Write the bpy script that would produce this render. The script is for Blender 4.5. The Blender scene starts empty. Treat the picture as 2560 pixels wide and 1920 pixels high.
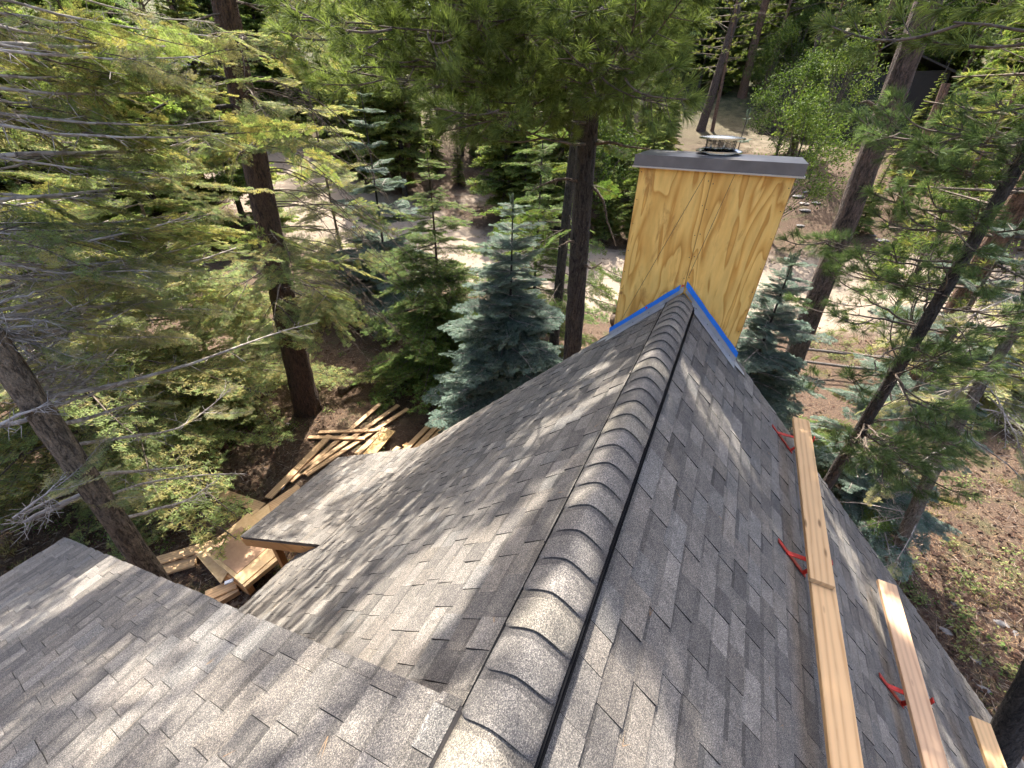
import bpy, math, random
import numpy as np
from mathutils import Vector, Matrix

# ------------------------------------------------------------------ camera, sky, sun
scn = bpy.context.scene
COL = scn.collection
F_PX, PITCH, YAW, ROLL = 1039.7, math.radians(33.4383), math.radians(26.0373), math.radians(1.1415)
CAM = np.array([0.2113, 0.0, 1.4374])

def cam_basis():
    rt = np.array([math.cos(YAW), math.sin(YAW), 0])
    fw = np.array([-math.sin(YAW) * math.cos(PITCH), math.cos(YAW) * math.cos(PITCH), -math.sin(PITCH)])
    up = np.cross(rt, fw)
    c, s = math.cos(ROLL), math.sin(ROLL)
    return c * rt + s * up, -s * rt + c * up, fw
RT, UPV, FW = cam_basis()
cam_data = bpy.data.cameras.new('camera')
cam_data.sensor_width = 36.0
cam_data.lens = 36.0 * F_PX / 2560.0
cam_data.clip_start = 0.05
cam_data.clip_end = 2000
cam = bpy.data.objects.new('camera', cam_data)
cam.matrix_world = Matrix(((RT[0], UPV[0], -FW[0], CAM[0]), (RT[1], UPV[1], -FW[1], CAM[1]),
                           (RT[2], UPV[2], -FW[2], CAM[2]), (0, 0, 0, 1)))
COL.objects.link(cam)
scn.camera = cam

SUN = np.array([-0.26, 0.48, 0.84]); SUN /= np.linalg.norm(SUN)
world = bpy.data.worlds.new('World')
scn.world = world
world.use_nodes = True
wnt = world.node_tree
sky = wnt.nodes.new('ShaderNodeTexSky')
sky.sky_type = 'NISHITA'
sky.sun_disc = False
sky.dust_density = 4.0
sky.ozone_density = 0.6
sky.air_density = 0.8
sky.sun_elevation = math.asin(SUN[2])
sky.sun_rotation = math.atan2(SUN[0], SUN[1])
wbg = wnt.nodes['Background']
wbg.inputs['Strength'].default_value = 0.15
wnt.links.new(sky.outputs[0], wbg.inputs['Color'])
sun_data = bpy.data.lights.new('sun', 'SUN')
sun_data.energy = 4.3
sun_data.angle = math.radians(0.5)
sun_data.color = (1.0, 0.94, 0.84)
sun = bpy.data.objects.new('sun', sun_data)
sun.rotation_euler = Vector(SUN).to_track_quat('Z', 'Y').to_euler()
sun.location = (10, 25, 40)
COL.objects.link(sun)
scn.view_settings.view_transform = 'Standard'
scn.view_settings.look = 'None'
scn.view_settings.exposure = 1.85
scn.view_settings.gamma = 1.0
scn.view_settings.use_curve_mapping = False
scn.cycles.max_bounces = 4
scn.cycles.diffuse_bounces = 3
scn.cycles.glossy_bounces = 1
scn.cycles.transmission_bounces = 2
scn.cycles.transparent_max_bounces = 2
scn.cycles.use_adaptive_sampling = True
scn.cycles.adaptive_threshold = 0.022
scn.cycles.use_denoising = True
scn.cycles.denoiser = 'OPENIMAGEDENOISE'
scn.cycles.denoising_input_passes = 'RGB_ALBEDO_NORMAL'
scn.cycles.denoising_prefilter = 'ACCURATE'
scn.cycles.sample_clamp_indirect = 3.0
scn.cycles.adaptive_min_samples = 24

rnd = random.Random(7)
nr = np.random.default_rng(11)

# ------------------------------------------------------------------ pixel <-> place helpers (photo pixels, 2560 x 1920)
def ray(px, py):
    return FW + (px - 1280) / F_PX * RT - (py - 960) / F_PX * UPV
def onz(px, py, z):
    d = ray(px, py); return CAM + d * (z - CAM[2]) / d[2]
def at(px, py, rng):
    d = ray(px, py); return CAM + d * rng / math.hypot(d[0], d[1])
def depth(P):
    return float((np.array(P) - CAM) @ FW)
def proj(P):
    d = np.array(P) - CAM; w = d @ FW
    return 1280 + F_PX * (d @ RT) / w, 960 - F_PX * (d @ UPV) / w

def Gz(x, y):
    d = np.hypot(x, y)
    z = -6.5 + 0.06 * np.clip(d - 14, 0, 14) + 0.30 * np.clip(d - 28, 0, 70) + 0.12 * np.clip(d - 98, 0, 400)
    z = z + 0.10 * np.sin(x * 0.9 + 1.3 * np.sin(y * 0.5)) * np.sin(y * 0.8 + 0.7) * np.clip((d - 5) / 6, 0, 1)
    z = z + 0.45 * np.sin(x * 0.17 + 0.8) * np.sin(y * 0.21 + 0.3) * np.clip((d - 16) / 15, 0, 1)
    return z
def gpt(px, py):
    """where the line of sight through a photo point meets the ground"""
    d = ray(px, py); h = d / math.hypot(d[0], d[1])
    t = np.arange(3.0, 160.0, 0.05); X = CAM[0] + h[0] * t; Y = CAM[1] + h[1] * t
    hit = np.nonzero(CAM[2] + h[2] * t < Gz(X, Y))[0]
    k = hit[0] if len(hit) else len(t) - 1
    return np.array([X[k], Y[k], float(Gz(X[k], Y[k]))])

# ------------------------------------------------------------------ object helpers
def tag(o, label=None, cat=None, group=None, kind=None):
    if label: o['label'] = label
    if cat: o['category'] = cat
    if group: o['group'] = group
    if kind: o['kind'] = kind
    return o
def link(o, parent=None):
    COL.objects.link(o)
    if parent is not None: o.parent = parent
    return o
def empty(name, loc, label=None, cat=None, group=None):
    o = bpy.data.objects.new(name, None)
    o.location = Vector([float(v) for v in loc]); o.empty_display_size = 0.2
    link(o); tag(o, label, cat, group)
    return o
def origin(parent):
    p = Vector((0, 0, 0))
    while parent is not None:
        p = p + parent.location; parent = parent.parent
    return p

class MB:
    """collects verts/faces in world space and builds one mesh object"""
    def __init__(s): s.v = []; s.f = []; s.c = []
    def quad(s, a, b, c, d, col=None):
        i = len(s.v); s.v += [tuple(map(float, q)) for q in (a, b, c, d)]; s.f.append((i, i + 1, i + 2, i + 3)); s.c.append(col)
    def hexa(s, p, col=None):
        """8 points: bottom 0..3, top 4..7 (ccw seen from above)"""
        i = len(s.v); s.v += [tuple(map(float, q)) for q in p]
        for f in ((3, 2, 1, 0), (4, 5, 6, 7), (0, 1, 5, 4), (1, 2, 6, 5), (2, 3, 7, 6), (3, 0, 4, 7)):
            s.f.append(tuple(i + k for k in f)); s.c.append(col)
    def box(s, x0, x1, y0, y1, z0, z1, col=None):
        s.hexa([(x0, y0, z0), (x1, y0, z0), (x1, y1, z0), (x0, y1, z0), (x0, y0, z1), (x1, y0, z1), (x1, y1, z1), (x0, y1, z1)], col)
    def bar(s, a, b, w, t, up=(0, 0, 1), col=None):
        """a box along a->b, width w (across), thickness t (along up), centred"""
        a = np.array(a, float); b = np.array(b, float); d = b - a; d /= np.linalg.norm(d)
        u = np.array(up, float); u -= d * (u @ d); u /= np.linalg.norm(u); x = np.cross(d, u)
        P = []
        for k in (-.5, .5):
            P += [a - x * w / 2 + u * t * k, a + x * w / 2 + u * t * k, b + x * w / 2 + u * t * k, b - x * w / 2 + u * t * k]
        i = len(s.v); s.v += [tuple(map(float, q)) for q in P]
        for f in ((3, 2, 1, 0), (4, 5, 6, 7), (0, 1, 5, 4), (1, 2, 6, 5), (2, 3, 7, 6), (3, 0, 4, 7)):
            s.f.append(tuple(i + k for k in f)); s.c.append(col)
    def tube(s, pts, rad, seg=8, caps=True, jit=0.0, rg=None):
        pts = [np.array(p, float) for p in pts]; rings = []
        ref = np.array([0.31, 0.2, 0.93])
        for k, p in enumerate(pts):
            d = pts[min(k + 1, len(pts) - 1)] - pts[max(k - 1, 0)]; d = d / (np.linalg.norm(d) + 1e-9)
            r0 = ref if abs(d @ ref) < 0.95 else np.array([1.0, 0, 0])
            if k > 0: r0 = lastx
            x = r0 - d * (r0 @ d); x /= np.linalg.norm(x); lastx = x
            y = np.cross(d, x); ring = []
            for j in range(seg):
                a = 2 * math.pi * j / seg
                rr = rad[k] * (1 + (rg.uniform(-jit, jit) if rg else 0))
                ring.append(len(s.v)); s.v.append(tuple(p + rr * (math.cos(a) * x + math.sin(a) * y)))
            rings.append(ring)
        for k in range(len(rings) - 1):
            for j in range(seg):
                s.f.append((rings[k][j], rings[k][(j + 1) % seg], rings[k + 1][(j + 1) % seg], rings[k + 1][j])); s.c.append(None)
        if caps:
            s.f.append(tuple(reversed(rings[0]))); s.c.append(None); s.f.append(tuple(rings[-1])); s.c.append(None)
    def disc(s, c, r, z0, z1, seg=32, r2=None):
        r2 = r if r2 is None else r2
        i = len(s.v)
        for (z, q) in ((z0, r), (z1, r2)):
            for j in range(seg):
                a = 2 * math.pi * j / seg; s.v.append((c[0] + q * math.cos(a), c[1] + q * math.sin(a), z))
        for j in range(seg):
            k = (j + 1) % seg; s.f.append((i + j, i + k, i + seg + k, i + seg + j)); s.c.append(None)
        s.f.append(tuple(i + j for j in reversed(range(seg)))); s.c.append(None)
        s.f.append(tuple(i + seg + j for j in range(seg))); s.c.append(None)
    def build(s, name, material, parent=None, smooth=False, kind=None, bevel=0):
        o0 = origin(parent)
        me = bpy.data.meshes.new(name)
        if parent is None:                                  # a lone mesh: its origin at its own base
            a = np.array(s.v); o0 = Vector((a[:, 0].mean(), a[:, 1].mean(), a[:, 2].min()))
        me.from_pydata([(x - o0.x, y - o0.y, z - o0.z) for x, y, z in s.v], [], s.f)
        if any(c is not None for c in s.c):
            at_ = me.color_attributes.new('tint', 'FLOAT_COLOR', 'CORNER')
            arr = []
            for f, c in zip(s.f, s.c):
                c = c or (.5, .5, .5, 1)
                arr += list(c) * len(f)
            at_.data.foreach_set('color', arr)
        if smooth: me.polygons.foreach_set('use_smooth', [True] * len(me.polygons))
        me.materials.append(material); me.update()
        o = bpy.data.objects.new(name, me); link(o, parent)
        if parent is None: o.location = o0
        if bevel:
            m = o.modifiers.new('edge', 'BEVEL'); m.width = bevel; m.segments = 1; m.limit_method = 'ANGLE'
        if kind: o['kind'] = kind
        return o

# ------------------------------------------------------------------ materials
def newmat(name):
    m = bpy.data.materials.new(name); m.use_nodes = True
    nt = m.node_tree; b = nt.nodes['Principled BSDF']
    return m, nt, b
def node(nt, t, **kw):
    n = nt.nodes.new(t)
    for k, v in kw.items():
        if k.startswith('i_'):
            key = k[2:]; key = int(key) if key.isdigit() else key.replace('_', ' ')
            n.inputs[key].default_value = v
        else: setattr(n, k, v)
    return n
def lk(nt, a, b): nt.links.new(a, b)
def ramp(nt, fac, stops, interp='LINEAR'):
    r = node(nt, 'ShaderNodeValToRGB'); r.color_ramp.interpolation = interp
    e = r.color_ramp.elements
    while len(e) < len(stops): e.new(0.5)
    for k, (p, c) in enumerate(stops):
        e[k].position = p; e[k].color = (*c, 1) if len(c) == 3 else c
    lk(nt, fac, r.inputs[0]); return r.outputs[0]
def mix(nt, fac, a, b, mode='MIX'):
    m = node(nt, 'ShaderNodeMix', data_type='RGBA', blend_type=mode)
    for sock, v in ((m.inputs[0], fac), (m.inputs[6], a), (m.inputs[7], b)):
        if hasattr(v, 'is_linked'): lk(nt, v, sock)
        elif isinstance(v, (int, float)): sock.default_value = v
        else: sock.default_value = (*v, 1) if len(v) == 3 else v
    return m.outputs[2]
def coords(nt, scale=(1, 1, 1), kind='Object', rot=(0, 0, 0)):
    t = node(nt, 'ShaderNodeTexCoord'); m = node(nt, 'ShaderNodeMapping')
    m.inputs['Scale'].default_value = scale; m.inputs['Rotation'].default_value = rot
    lk(nt, t.outputs[kind], m.inputs[0]); return m.outputs[0]
def wcoords(nt, scale=(1, 1, 1)):
    t = node(nt, 'ShaderNodeNewGeometry'); m = node(nt, 'ShaderNodeMapping'); m.inputs['Scale'].default_value = scale
    lk(nt, t.outputs['Position'], m.inputs[0]); return m.outputs[0]
def noise(nt, vec, scale, detail=3, rough=0.55, dist=0.0):
    n = node(nt, 'ShaderNodeTexNoise'); n.inputs['Scale'].default_value = scale; n.inputs['Detail'].default_value = detail
    n.inputs['Roughness'].default_value = rough; n.inputs['Distortion'].default_value = dist
    lk(nt, vec, n.inputs['Vector']); return n.outputs['Fac']
def bump(nt, b, h, strength, dist):
    n = node(nt, 'ShaderNodeBump'); n.inputs['Strength'].default_value = strength; n.inputs['Distance'].default_value = dist
    lk(nt, h, n.inputs['Height']); lk(nt, n.outputs[0], b.inputs['Normal'])

def m_plain(name, col, rough=0.6, metal=0.0, var=0.12, sc=6.0, bmp=0.0):
    m, nt, b = newmat(name)
    v = wcoords(nt); n = noise(nt, v, sc, 5)
    lk(nt, ramp(nt, n, [(0.3, tuple(c * (1 - var) for c in col)), (0.7, tuple(min(1, c * (1 + var)) for c in col))]), b.inputs['Base Color'])
    b.inputs['Roughness'].default_value = rough; b.inputs['Metallic'].default_value = metal
    if bmp: bump(nt, b, noise(nt, v, sc * 8, 3), bmp, 0.01)
    return m

def m_shingle(name, light=1.0):
    m, nt, b = newmat(name)
    a = node(nt, 'ShaderNodeVertexColor'); a.layer_name = 'tint'
    v = wcoords(nt)
    sc_ = node(nt, 'ShaderNodeVectorMath', operation='SCALE'); sc_.inputs['Scale'].default_value = 380; lk(nt, v, sc_.inputs[0])
    fl_ = node(nt, 'ShaderNodeVectorMath', operation='FLOOR'); lk(nt, sc_.outputs[0], fl_.inputs[0])
    wn = node(nt, 'ShaderNodeTexWhiteNoise', noise_dimensions='3D'); lk(nt, fl_.outputs[0], wn.inputs['Vector'])
    sp = node(nt, 'ShaderNodeSeparateColor'); lk(nt, wn.outputs['Color'], sp.inputs[0])
    gran = ramp(nt, sp.outputs[0], [(0.0, (.38, .37, .38)), (.35, (.68, .66, .67)), (.62, (1.0, .98, .95)), (.86, (1.55, 1.48, 1.36)), (1.0, (2.2, 2.1, 1.95))])
    c = mix(nt, 1.0, a.outputs[0], gran, 'MULTIPLY')
    mid = noise(nt, v, 14, 3, .65)
    c = mix(nt, 1.0, c, ramp(nt, mid, [(.3, (.80 * light,) * 3), (.7, (1.2 * light,) * 3)]), 'MULTIPLY')
    lk(nt, c, b.inputs['Base Color'])
    b.inputs['Roughness'].default_value = 0.88
    return m

def m_lumber(name, c1, c2, knot=True, axis='Y'):
    m, nt, b = newmat(name)
    sc = {'X': (1.2, 22, 22), 'Y': (22, 1.2, 22), 'Z': (22, 22, 1.2)}[axis]
    v = coords(nt, sc); n = noise(nt, v, 1.0, 5, .6, 1.6)
    w = node(nt, 'ShaderNodeTexWave', wave_type='BANDS', bands_direction='X' if axis != 'X' else 'Y')
    w.inputs['Scale'].default_value = 0.35; w.inputs['Distortion'].default_value = 9; w.inputs['Detail'].default_value = 3; w.inputs['Detail Scale'].default_value = .6
    lk(nt, v, w.inputs['Vector'])
    f = node(nt, 'ShaderNodeMath', operation='MULTIPLY_ADD'); lk(nt, w.outputs['Fac'], f.inputs[0]); f.inputs[1].default_value = .45; lk(nt, n, f.inputs[2])
    c = ramp(nt, f.outputs[0], [(.30, c2), (.62, c1), (.95, tuple(min(1, x * 1.12) for x in c1))])
    k = node(nt, 'ShaderNodeTexVoronoi'); k.inputs['Scale'].default_value = 1.0
    ks = {'X': (2.2, 9, 9), 'Y': (9, 2.2, 9), 'Z': (9, 9, 2.2)}[axis]
    lk(nt, coords(nt, ks), k.inputs['Vector'])
    c = mix(nt, ramp(nt, k.outputs['Distance'], [(.05, (1, 1, 1)), (.12, (0, 0, 0))]), c, tuple(x * .45 for x in c2))
    oi = node(nt, 'ShaderNodeObjectInfo')
    c = mix(nt, 1.0, c, ramp(nt, oi.outputs['Random'], [(0, (.86, .86, .86)), (1, (1.1, 1.08, 1.04))]), 'MULTIPLY')
    lk(nt, c, b.inputs['Base Color']); b.inputs['Roughness'].default_value = .65
    bump(nt, b, f.outputs[0], .25, .003)
    return m

def m_plywood():
    m, nt, b = newmat('plywood')
    v = wcoords(nt, (1, 1, 1))
    mp = node(nt, 'ShaderNodeMapping'); mp.inputs['Scale'].default_value = (2.9, 2.9, .62); lk(nt, v, mp.inputs[0])
    n1 = noise(nt, mp.outputs[0], 1.35, 2.5, .5, .55)
    mu = node(nt, 'ShaderNodeMath', operation='MULTIPLY'); mu.inputs[1].default_value = 8; lk(nt, n1, mu.inputs[0])
    fr = node(nt, 'ShaderNodeMath', operation='FRACT'); lk(nt, mu.outputs[0], fr.inputs[0])
    base = ramp(nt, fr.outputs[0], [(0, (.86, .535, .145)), (.45, (.84, .505, .128)), (.75, (.70, .37, .078)), (.90, (.57, .27, .045)), (1.0, (.84, .515, .135))])
    n2 = noise(nt, mp.outputs[0], 6, 5, .6)
    base = mix(nt, 1.0, base, ramp(nt, n2, [(.3, (.84, .82, .78)), (.7, (1.1, 1.1, 1.1))]), 'MULTIPLY')
    mp2 = node(nt, 'ShaderNodeMapping'); mp2.inputs['Scale'].default_value = (9, 9, 1.9); mp2.inputs['Location'].default_value = (3.1, 1, 4.4); lk(nt, v, mp2.inputs[0])
    n3 = noise(nt, mp2.outputs[0], 1.0, 6, .68, .5)
    base = mix(nt, ramp(nt, n3, [(.56, (0, 0, 0)), (.70, (.85, .85, .85))]), base, (.40, .165, .028))
    mp3 = node(nt, 'ShaderNodeMapping'); mp3.inputs['Scale'].default_value = (30, 30, 1.2); lk(nt, v, mp3.inputs[0])
    n4 = noise(nt, mp3.outputs[0], 1.0, 3)
    base = mix(nt, ramp(nt, n4, [(.6, (0, 0, 0)), (.8, (.35, .35, .35))]), base, (.46, .25, .07))
    k = node(nt, 'ShaderNodeTexVoronoi'); k.inputs['Scale'].default_value = 2.3; lk(nt, v, k.inputs['Vector'])
    base = mix(nt, ramp(nt, k.outputs['Distance'], [(.035, (.9, .9, .9)), (.06, (0, 0, 0))]), base, (.30, .13, .03))
    lk(nt, base, b.inputs['Base Color']); b.inputs['Roughness'].default_value = .6
    bump(nt, b, n2, .12, .004)
    return m

def m_osb(name, c1, c2):
    m, nt, b = newmat(name)
    v = coords(nt, (1, 1, 1)); k = node(nt, 'ShaderNodeTexVoronoi'); k.inputs['Scale'].default_value = 26; lk(nt, v, k.inputs['Vector'])
    sp = node(nt, 'ShaderNodeSeparateColor'); lk(nt, k.outputs['Color'], sp.inputs[0])
    n = noise(nt, v, 5, 5)
    c = ramp(nt, sp.outputs[0], [(0, c2), (1, c1)])
    c = mix(nt, .5, c, ramp(nt, n, [(.3, c2), (.7, c1)]))
    lk(nt, c, b.inputs['Base Color']); b.inputs['Roughness'].default_value = .7
    return m

def m_bark(name, dark, light, tone=(1, 1, 1), sc=1.0, moss=None):
    """furrowed bark: stretched, distorted ridges with fine flaking"""
    m, nt, b = newmat(name)
    v = wcoords(nt, (1, 1, .26)); n0 = noise(nt, v, 24 * sc, 4, .72, .9)
    n1 = noise(nt, wcoords(nt, (1, 1, .7)), 60 * sc, 2, .6)
    fur = ramp(nt, n0, [(.36, (0, 0, 0)), (.50, (.62, .62, .62)), (.68, (1, 1, 1))])
    c = mix(nt, fur, dark, light)
    c = mix(nt, 1.0, c, ramp(nt, n1, [(.3, (.62, .62, .62)), (.7, (1.32, 1.28, 1.22))]), 'MULTIPLY')
    if moss:
        n5 = noise(nt, wcoords(nt), 5, 3, .65)
        c = mix(nt, ramp(nt, n5, [(.55, (0, 0, 0)), (.68, (.75, .75, .75))]), c, moss)
    lk(nt, c, b.inputs['Base Color']); b.inputs['Roughness'].default_value = .95
    bump(nt, b, fur, 1.0, .035)
    return m
def m_twig(name, dark, light):
    m, nt, b = newmat(name)
    oi = node(nt, 'ShaderNodeObjectInfo'); n1 = node(nt, 'ShaderNodeTexWhiteNoise', noise_dimensions='3D')
    sc_ = node(nt, 'ShaderNodeVectorMath', operation='SCALE'); sc_.inputs['Scale'].default_value = 18; lk(nt, wcoords(nt), sc_.inputs[0])
    fl_ = node(nt, 'ShaderNodeVectorMath', operation='FLOOR'); lk(nt, sc_.outputs[0], fl_.inputs[0]); lk(nt, fl_.outputs[0], n1.inputs['Vector'])
    lk(nt, mix(nt, n1.outputs['Value'], dark, light), b.inputs['Base Color']); b.inputs['Roughness'].default_value = .9
    return m

def m_needle(name, base, tip, dry=None, trans=0.35, dryamt=.6):
    """needles: colour from the twig's age (attribute tip) plus variation from spray to spray"""
    m, nt, b = newmat(name)
    a = node(nt, 'ShaderNodeAttribute'); a.attribute_name = 'tip'
    c = ramp(nt, a.outputs['Fac'], [(.1, base), (.95, tip)])
    oi = node(nt, 'ShaderNodeObjectInfo')
    n1 = node(nt, 'ShaderNodeTexWhiteNoise', noise_dimensions='4D')
    sc_ = node(nt, 'ShaderNodeVectorMath', operation='SCALE'); sc_.inputs['Scale'].default_value = 11; lk(nt, wcoords(nt), sc_.inputs[0])
    fl_ = node(nt, 'ShaderNodeVectorMath', operation='FLOOR'); lk(nt, sc_.outputs[0], fl_.inputs[0]); lk(nt, fl_.outputs[0], n1.inputs['Vector']); lk(nt, oi.outputs['Random'], n1.inputs['W'])
    if dry:
        f = node(nt, 'ShaderNodeMath', operation='MULTIPLY_ADD'); lk(nt, oi.outputs['Random'], f.inputs[0]); f.inputs[1].default_value = .55
        lk(nt, n1.outputs['Value'], f.inputs[2])
        c = mix(nt, ramp(nt, f.outputs[0], [(dryamt, (0, 0, 0)), (min(1, dryamt + .45), (.9, .9, .9))]), c, dry)
    sp = node(nt, 'ShaderNodeSeparateColor'); lk(nt, n1.outputs['Color'], sp.inputs[0])
    c = mix(nt, 1.0, c, ramp(nt, sp.outputs[1], [(0, (.62, .64, .62)), (1, (1.4, 1.38, 1.32))]), 'MULTIPLY')
    lk(nt, c, b.inputs['Base Color']); b.inputs['Roughness'].default_value = .65
    b.inputs['Specular IOR Level'].default_value = .18
    tr = node(nt, 'ShaderNodeBsdfTranslucent'); lk(nt, mix(nt, 1.0, c, (1.25, 1.3, .8), 'MULTIPLY'), tr.inputs['Color'])
    mx = node(nt, 'ShaderNodeMixShader'); mx.inputs[0].default_value = trans
    lk(nt, b.outputs[0], mx.inputs[1]); lk(nt, tr.outputs[0], mx.inputs[2])
    lk(nt, mx.outputs[0], nt.nodes['Material Output'].inputs['Surface'])
    return m

def m_ground():
    m, nt, b = newmat('forest_floor')
    v = wcoords(nt)
    litter = noise(nt, v, 26, 4, .7)
    fine = noise(nt, v, 130, 2, .7)
    patch = noise(nt, v, .42, 2, .6)
    patch2 = noise(nt, v, 1.3, 4, .62)
    c = ramp(nt, litter, [(.30, (.030, .020, .014)), (.45, (.095, .062, .042)), (.57, (.155, .100, .066)), (.74, (.28, .20, .14))])
    d = mix(nt, .5, ramp(nt, fine, [(.3, (.13, .09, .062)), (.7, (.40, .30, .22))]), c)
    c = mix(nt, ramp(nt, patch, [(.46, (0, 0, 0)), (.66, (.85, .85, .85))]), c, d)
    g = ramp(nt, litter, [(.3, (.03, .045, .012)), (.7, (.12, .15, .04))])
    c = mix(nt, ramp(nt, patch2, [(.54, (0, 0, 0)), (.68, (.6, .6, .6))]), c, g)
    c = mix(nt, 1.0, c, (.74, .68, .60), 'MULTIPLY')
    r = node(nt, 'ShaderNodeAttribute'); r.attribute_name = 'dust'
    dn = node(nt, 'ShaderNodeMath', operation='MULTIPLY_ADD'); lk(nt, patch2, dn.inputs[0]); dn.inputs[1].default_value = .9; dn.inputs[2].default_value = -.45
    ad = node(nt, 'ShaderNodeMath', operation='ADD'); lk(nt, r.outputs['Fac'], ad.inputs[0]); lk(nt, dn.outputs[0], ad.inputs[1])
    dust = ramp(nt, fine, [(.25, (.235, .183, .134)), (.75, (.37, .297, .222))])
    c = mix(nt, ramp(nt, ad.outputs[0], [(.35, (0, 0, 0)), (.65, (1, 1, 1))]), c, dust)
    sh = node(nt, 'ShaderNodeAttribute'); sh.attribute_name = 'shrub'
    c = mix(nt, sh.outputs['Fac'], c, ramp(nt, patch2, [(.35, (.030, .036, .012)), (.5, (.075, .080, .028)), (.7, (.16, .125, .07))]))
    lk(nt, c, b.inputs['Base Color']); b.inputs['Roughness'].default_value = .95
    h = mix(nt, .5, litter, fine); bump(nt, b, h, 1.0, .05)
    return m

M = {}
M['shingle'] = m_shingle('asphalt_shingle')
M['ridge'] = m_shingle('ridge_cap_shingle', 1.15)
M['vent'] = m_plain('black_vent_plastic', (.008, .008, .009), .8)
M['vent'].node_tree.nodes['Principled BSDF'].inputs['Specular IOR Level'].default_value = .08
M['lumber'] = m_lumber('fresh_lumber', (.63, .40, .20), (.49, .27, .11), axis='Y')
M['lumber_x'] = m_lumber('stud_lumber', (.56, .36, .19), (.40, .22, .10), axis='X')
M['pink'] = m_lumber('pinkish_lumber', (.62, .395, .235), (.47, .265, .145), axis='Y')
M['timber'] = m_lumber('orange_timber', (.60, .31, .12), (.42, .19, .06), axis='X')
M['post'] = m_lumber('orange_post', (.60, .31, .12), (.42, .19, .06), axis='Z')
M['ply'] = m_plywood()
M['plyedge'] = m_lumber('plywood_edge', (.50, .28, .10), (.22, .10, .035), axis='Z')
M['sheet'] = m_osb('pale_sheathing', (.74, .53, .29), (.58, .37, .17))
M['osb'] = m_osb('strand_board', (.62, .42, .17), (.36, .21, .07))
M['brownboard'] = m_osb('brown_board', (.52, .32, .19), (.42, .24, .14))
M['cap'] = m_plain('dark_chase_metal', (.14, .13, .13), .42, .4, .2)
M['capedge'] = m_plain('bare_metal_edge', (.45, .44, .43), .35, .8, .1)
M['galv'] = m_plain('galvanised_steel', (.62, .63, .64), .22, 1.0, .12)
M['flash'] = m_plain('flashing_metal', (.42, .42, .42), .5, .35, .12, 14)
M['tape'] = m_plain('blue_tape', (.02, .20, .72), .45, 0, .1)
M['red'] = m_plain('red_paint', (.40, .022, .016), .5, .1, .45, 35)
M['nail'] = m_plain('nail_steel', (.05, .045, .045), .4, .7)
M['rednail'] = m_plain('red_button', (.65, .05, .06), .45)
M['thin_dark'] = m_plain('dark_thin_line', (.10, .07, .045), .8)
M['wall'] = m_lumber('dark_siding', (.20, .12, .07), (.12, .07, .04), axis='X')
M['felt'] = m_plain('roof_deck', (.10, .09, .085), .9)
M['bark_fir'] = m_bark('fir_bark', (.055, .041, .030), (.28, .215, .155))
M['bark_big'] = m_bark('old_fir_bark', (.028, .016, .011), (.125, .072, .048), sc=.9)
M['bark_pine'] = m_bark('ponderosa_bark', (.03, .022, .019), (.17, .12, .10), sc=.8)
M['bark_dark'] = m_bark('dark_pine_bark', (.012, .011, .010), (.085, .072, .064), sc=1.0)
M['bark_pale'] = m_bark('lichen_bark', (.08, .068, .055), (.30, .26, .22), sc=1.6, moss=(.30, .31, .24))
M['bark_red'] = m_bark('reddish_bark', (.07, .04, .028), (.27, .16, .11), sc=.8)
M['twig'] = m_twig('grey_twig', (.20, .165, .14), (.46, .41, .37))
M['twig_dark'] = m_twig('brown_twig', (.05, .038, .03), (.17, .13, .10))
M['fir'] = m_needle('fir_needles', (.145, .172, .060), (.265, .335, .13), (.36, .315, .13), .5, .82)
M['fir_low'] = m_needle('low_fir_needles', (.185, .20, .08), (.31, .37, .165), (.46, .40, .20), .5, .68)
M['green'] = m_needle('green_fir_needles', (.065, .115, .030), (.15, .235, .062), (.16, .18, .05), .45, .9)
M['blue'] = m_needle('blue_spruce_needles', (.088, .132, .108), (.155, .22, .185), None, .35)
M['pine'] = m_needle('pine_needles', (.11, .145, .042), (.20, .25, .08), (.32, .26, .08), .4, 1.1)
M['pine_cool'] = m_needle('cool_pine_needles', (.075, .12, .05), (.155, .215, .09), (.22, .18, .06), .4, 1.0)
M['far'] = m_needle('far_needles', (.080, .118, .032), (.18, .25, .07), (.25, .24, .085), .5, .85)
M['far2'] = m_needle('far_blue_needles', (.062, .098, .050), (.14, .195, .105), None, .5)
M['leaf'] = m_needle('oak_leaves', (.035, .062, .014), (.095, .145, .030), (.12, .15, .04), .35, .9)
M['plant'] = m_needle('low_plant_leaves', (.05, .085, .02), (.12, .18, .05), (.20, .20, .08), .35, .7)
M['grass'] = m_needle('grass_blades', (.09, .12, .03), (.22, .25, .08), (.34, .27, .13), .3, .52)
M['stick'] = m_twig('forest_sticks', (.11, .075, .055), (.42, .33, .26))
M['dryneedle'] = m_twig('dry_needles', (.16, .085, .04), (.46, .30, .16))
M['log'] = m_bark('weathered_log', (.055, .04, .03), (.27, .20, .15), sc=1.5)
M['rot'] = m_bark('rotten_wood', (.03, .014, .009), (.15, .072, .04), sc=2.5)
M['rock'] = m_plain('grey_rock', (.15, .14, .135), .95, 0, .4, 5, .6)
M['rockw'] = m_plain('pale_rock', (.27, .24, .215), .95, 0, .3, 6, .6)
M['ground'] = m_ground()
M['rail'] = m_bark('grey_rail', (.10, .09, .08), (.33, .29, .26), sc=2)
M['utility'] = m_plain('pale_green_post', (.30, .36, .30), .5)
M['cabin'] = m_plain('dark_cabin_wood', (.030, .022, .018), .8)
M['cabinroof'] = m_plain('grey_metal_roof', (.12, .12, .13), .5)
M['glass'] = m_plain('dark_glass', (.02, .025, .03), .08)
M['rust'] = m_plain('brown_siding', (.20, .09, .05), .8)
M['paper'] = m_plain('white_paper', (.75, .76, .80), .7)

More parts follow.
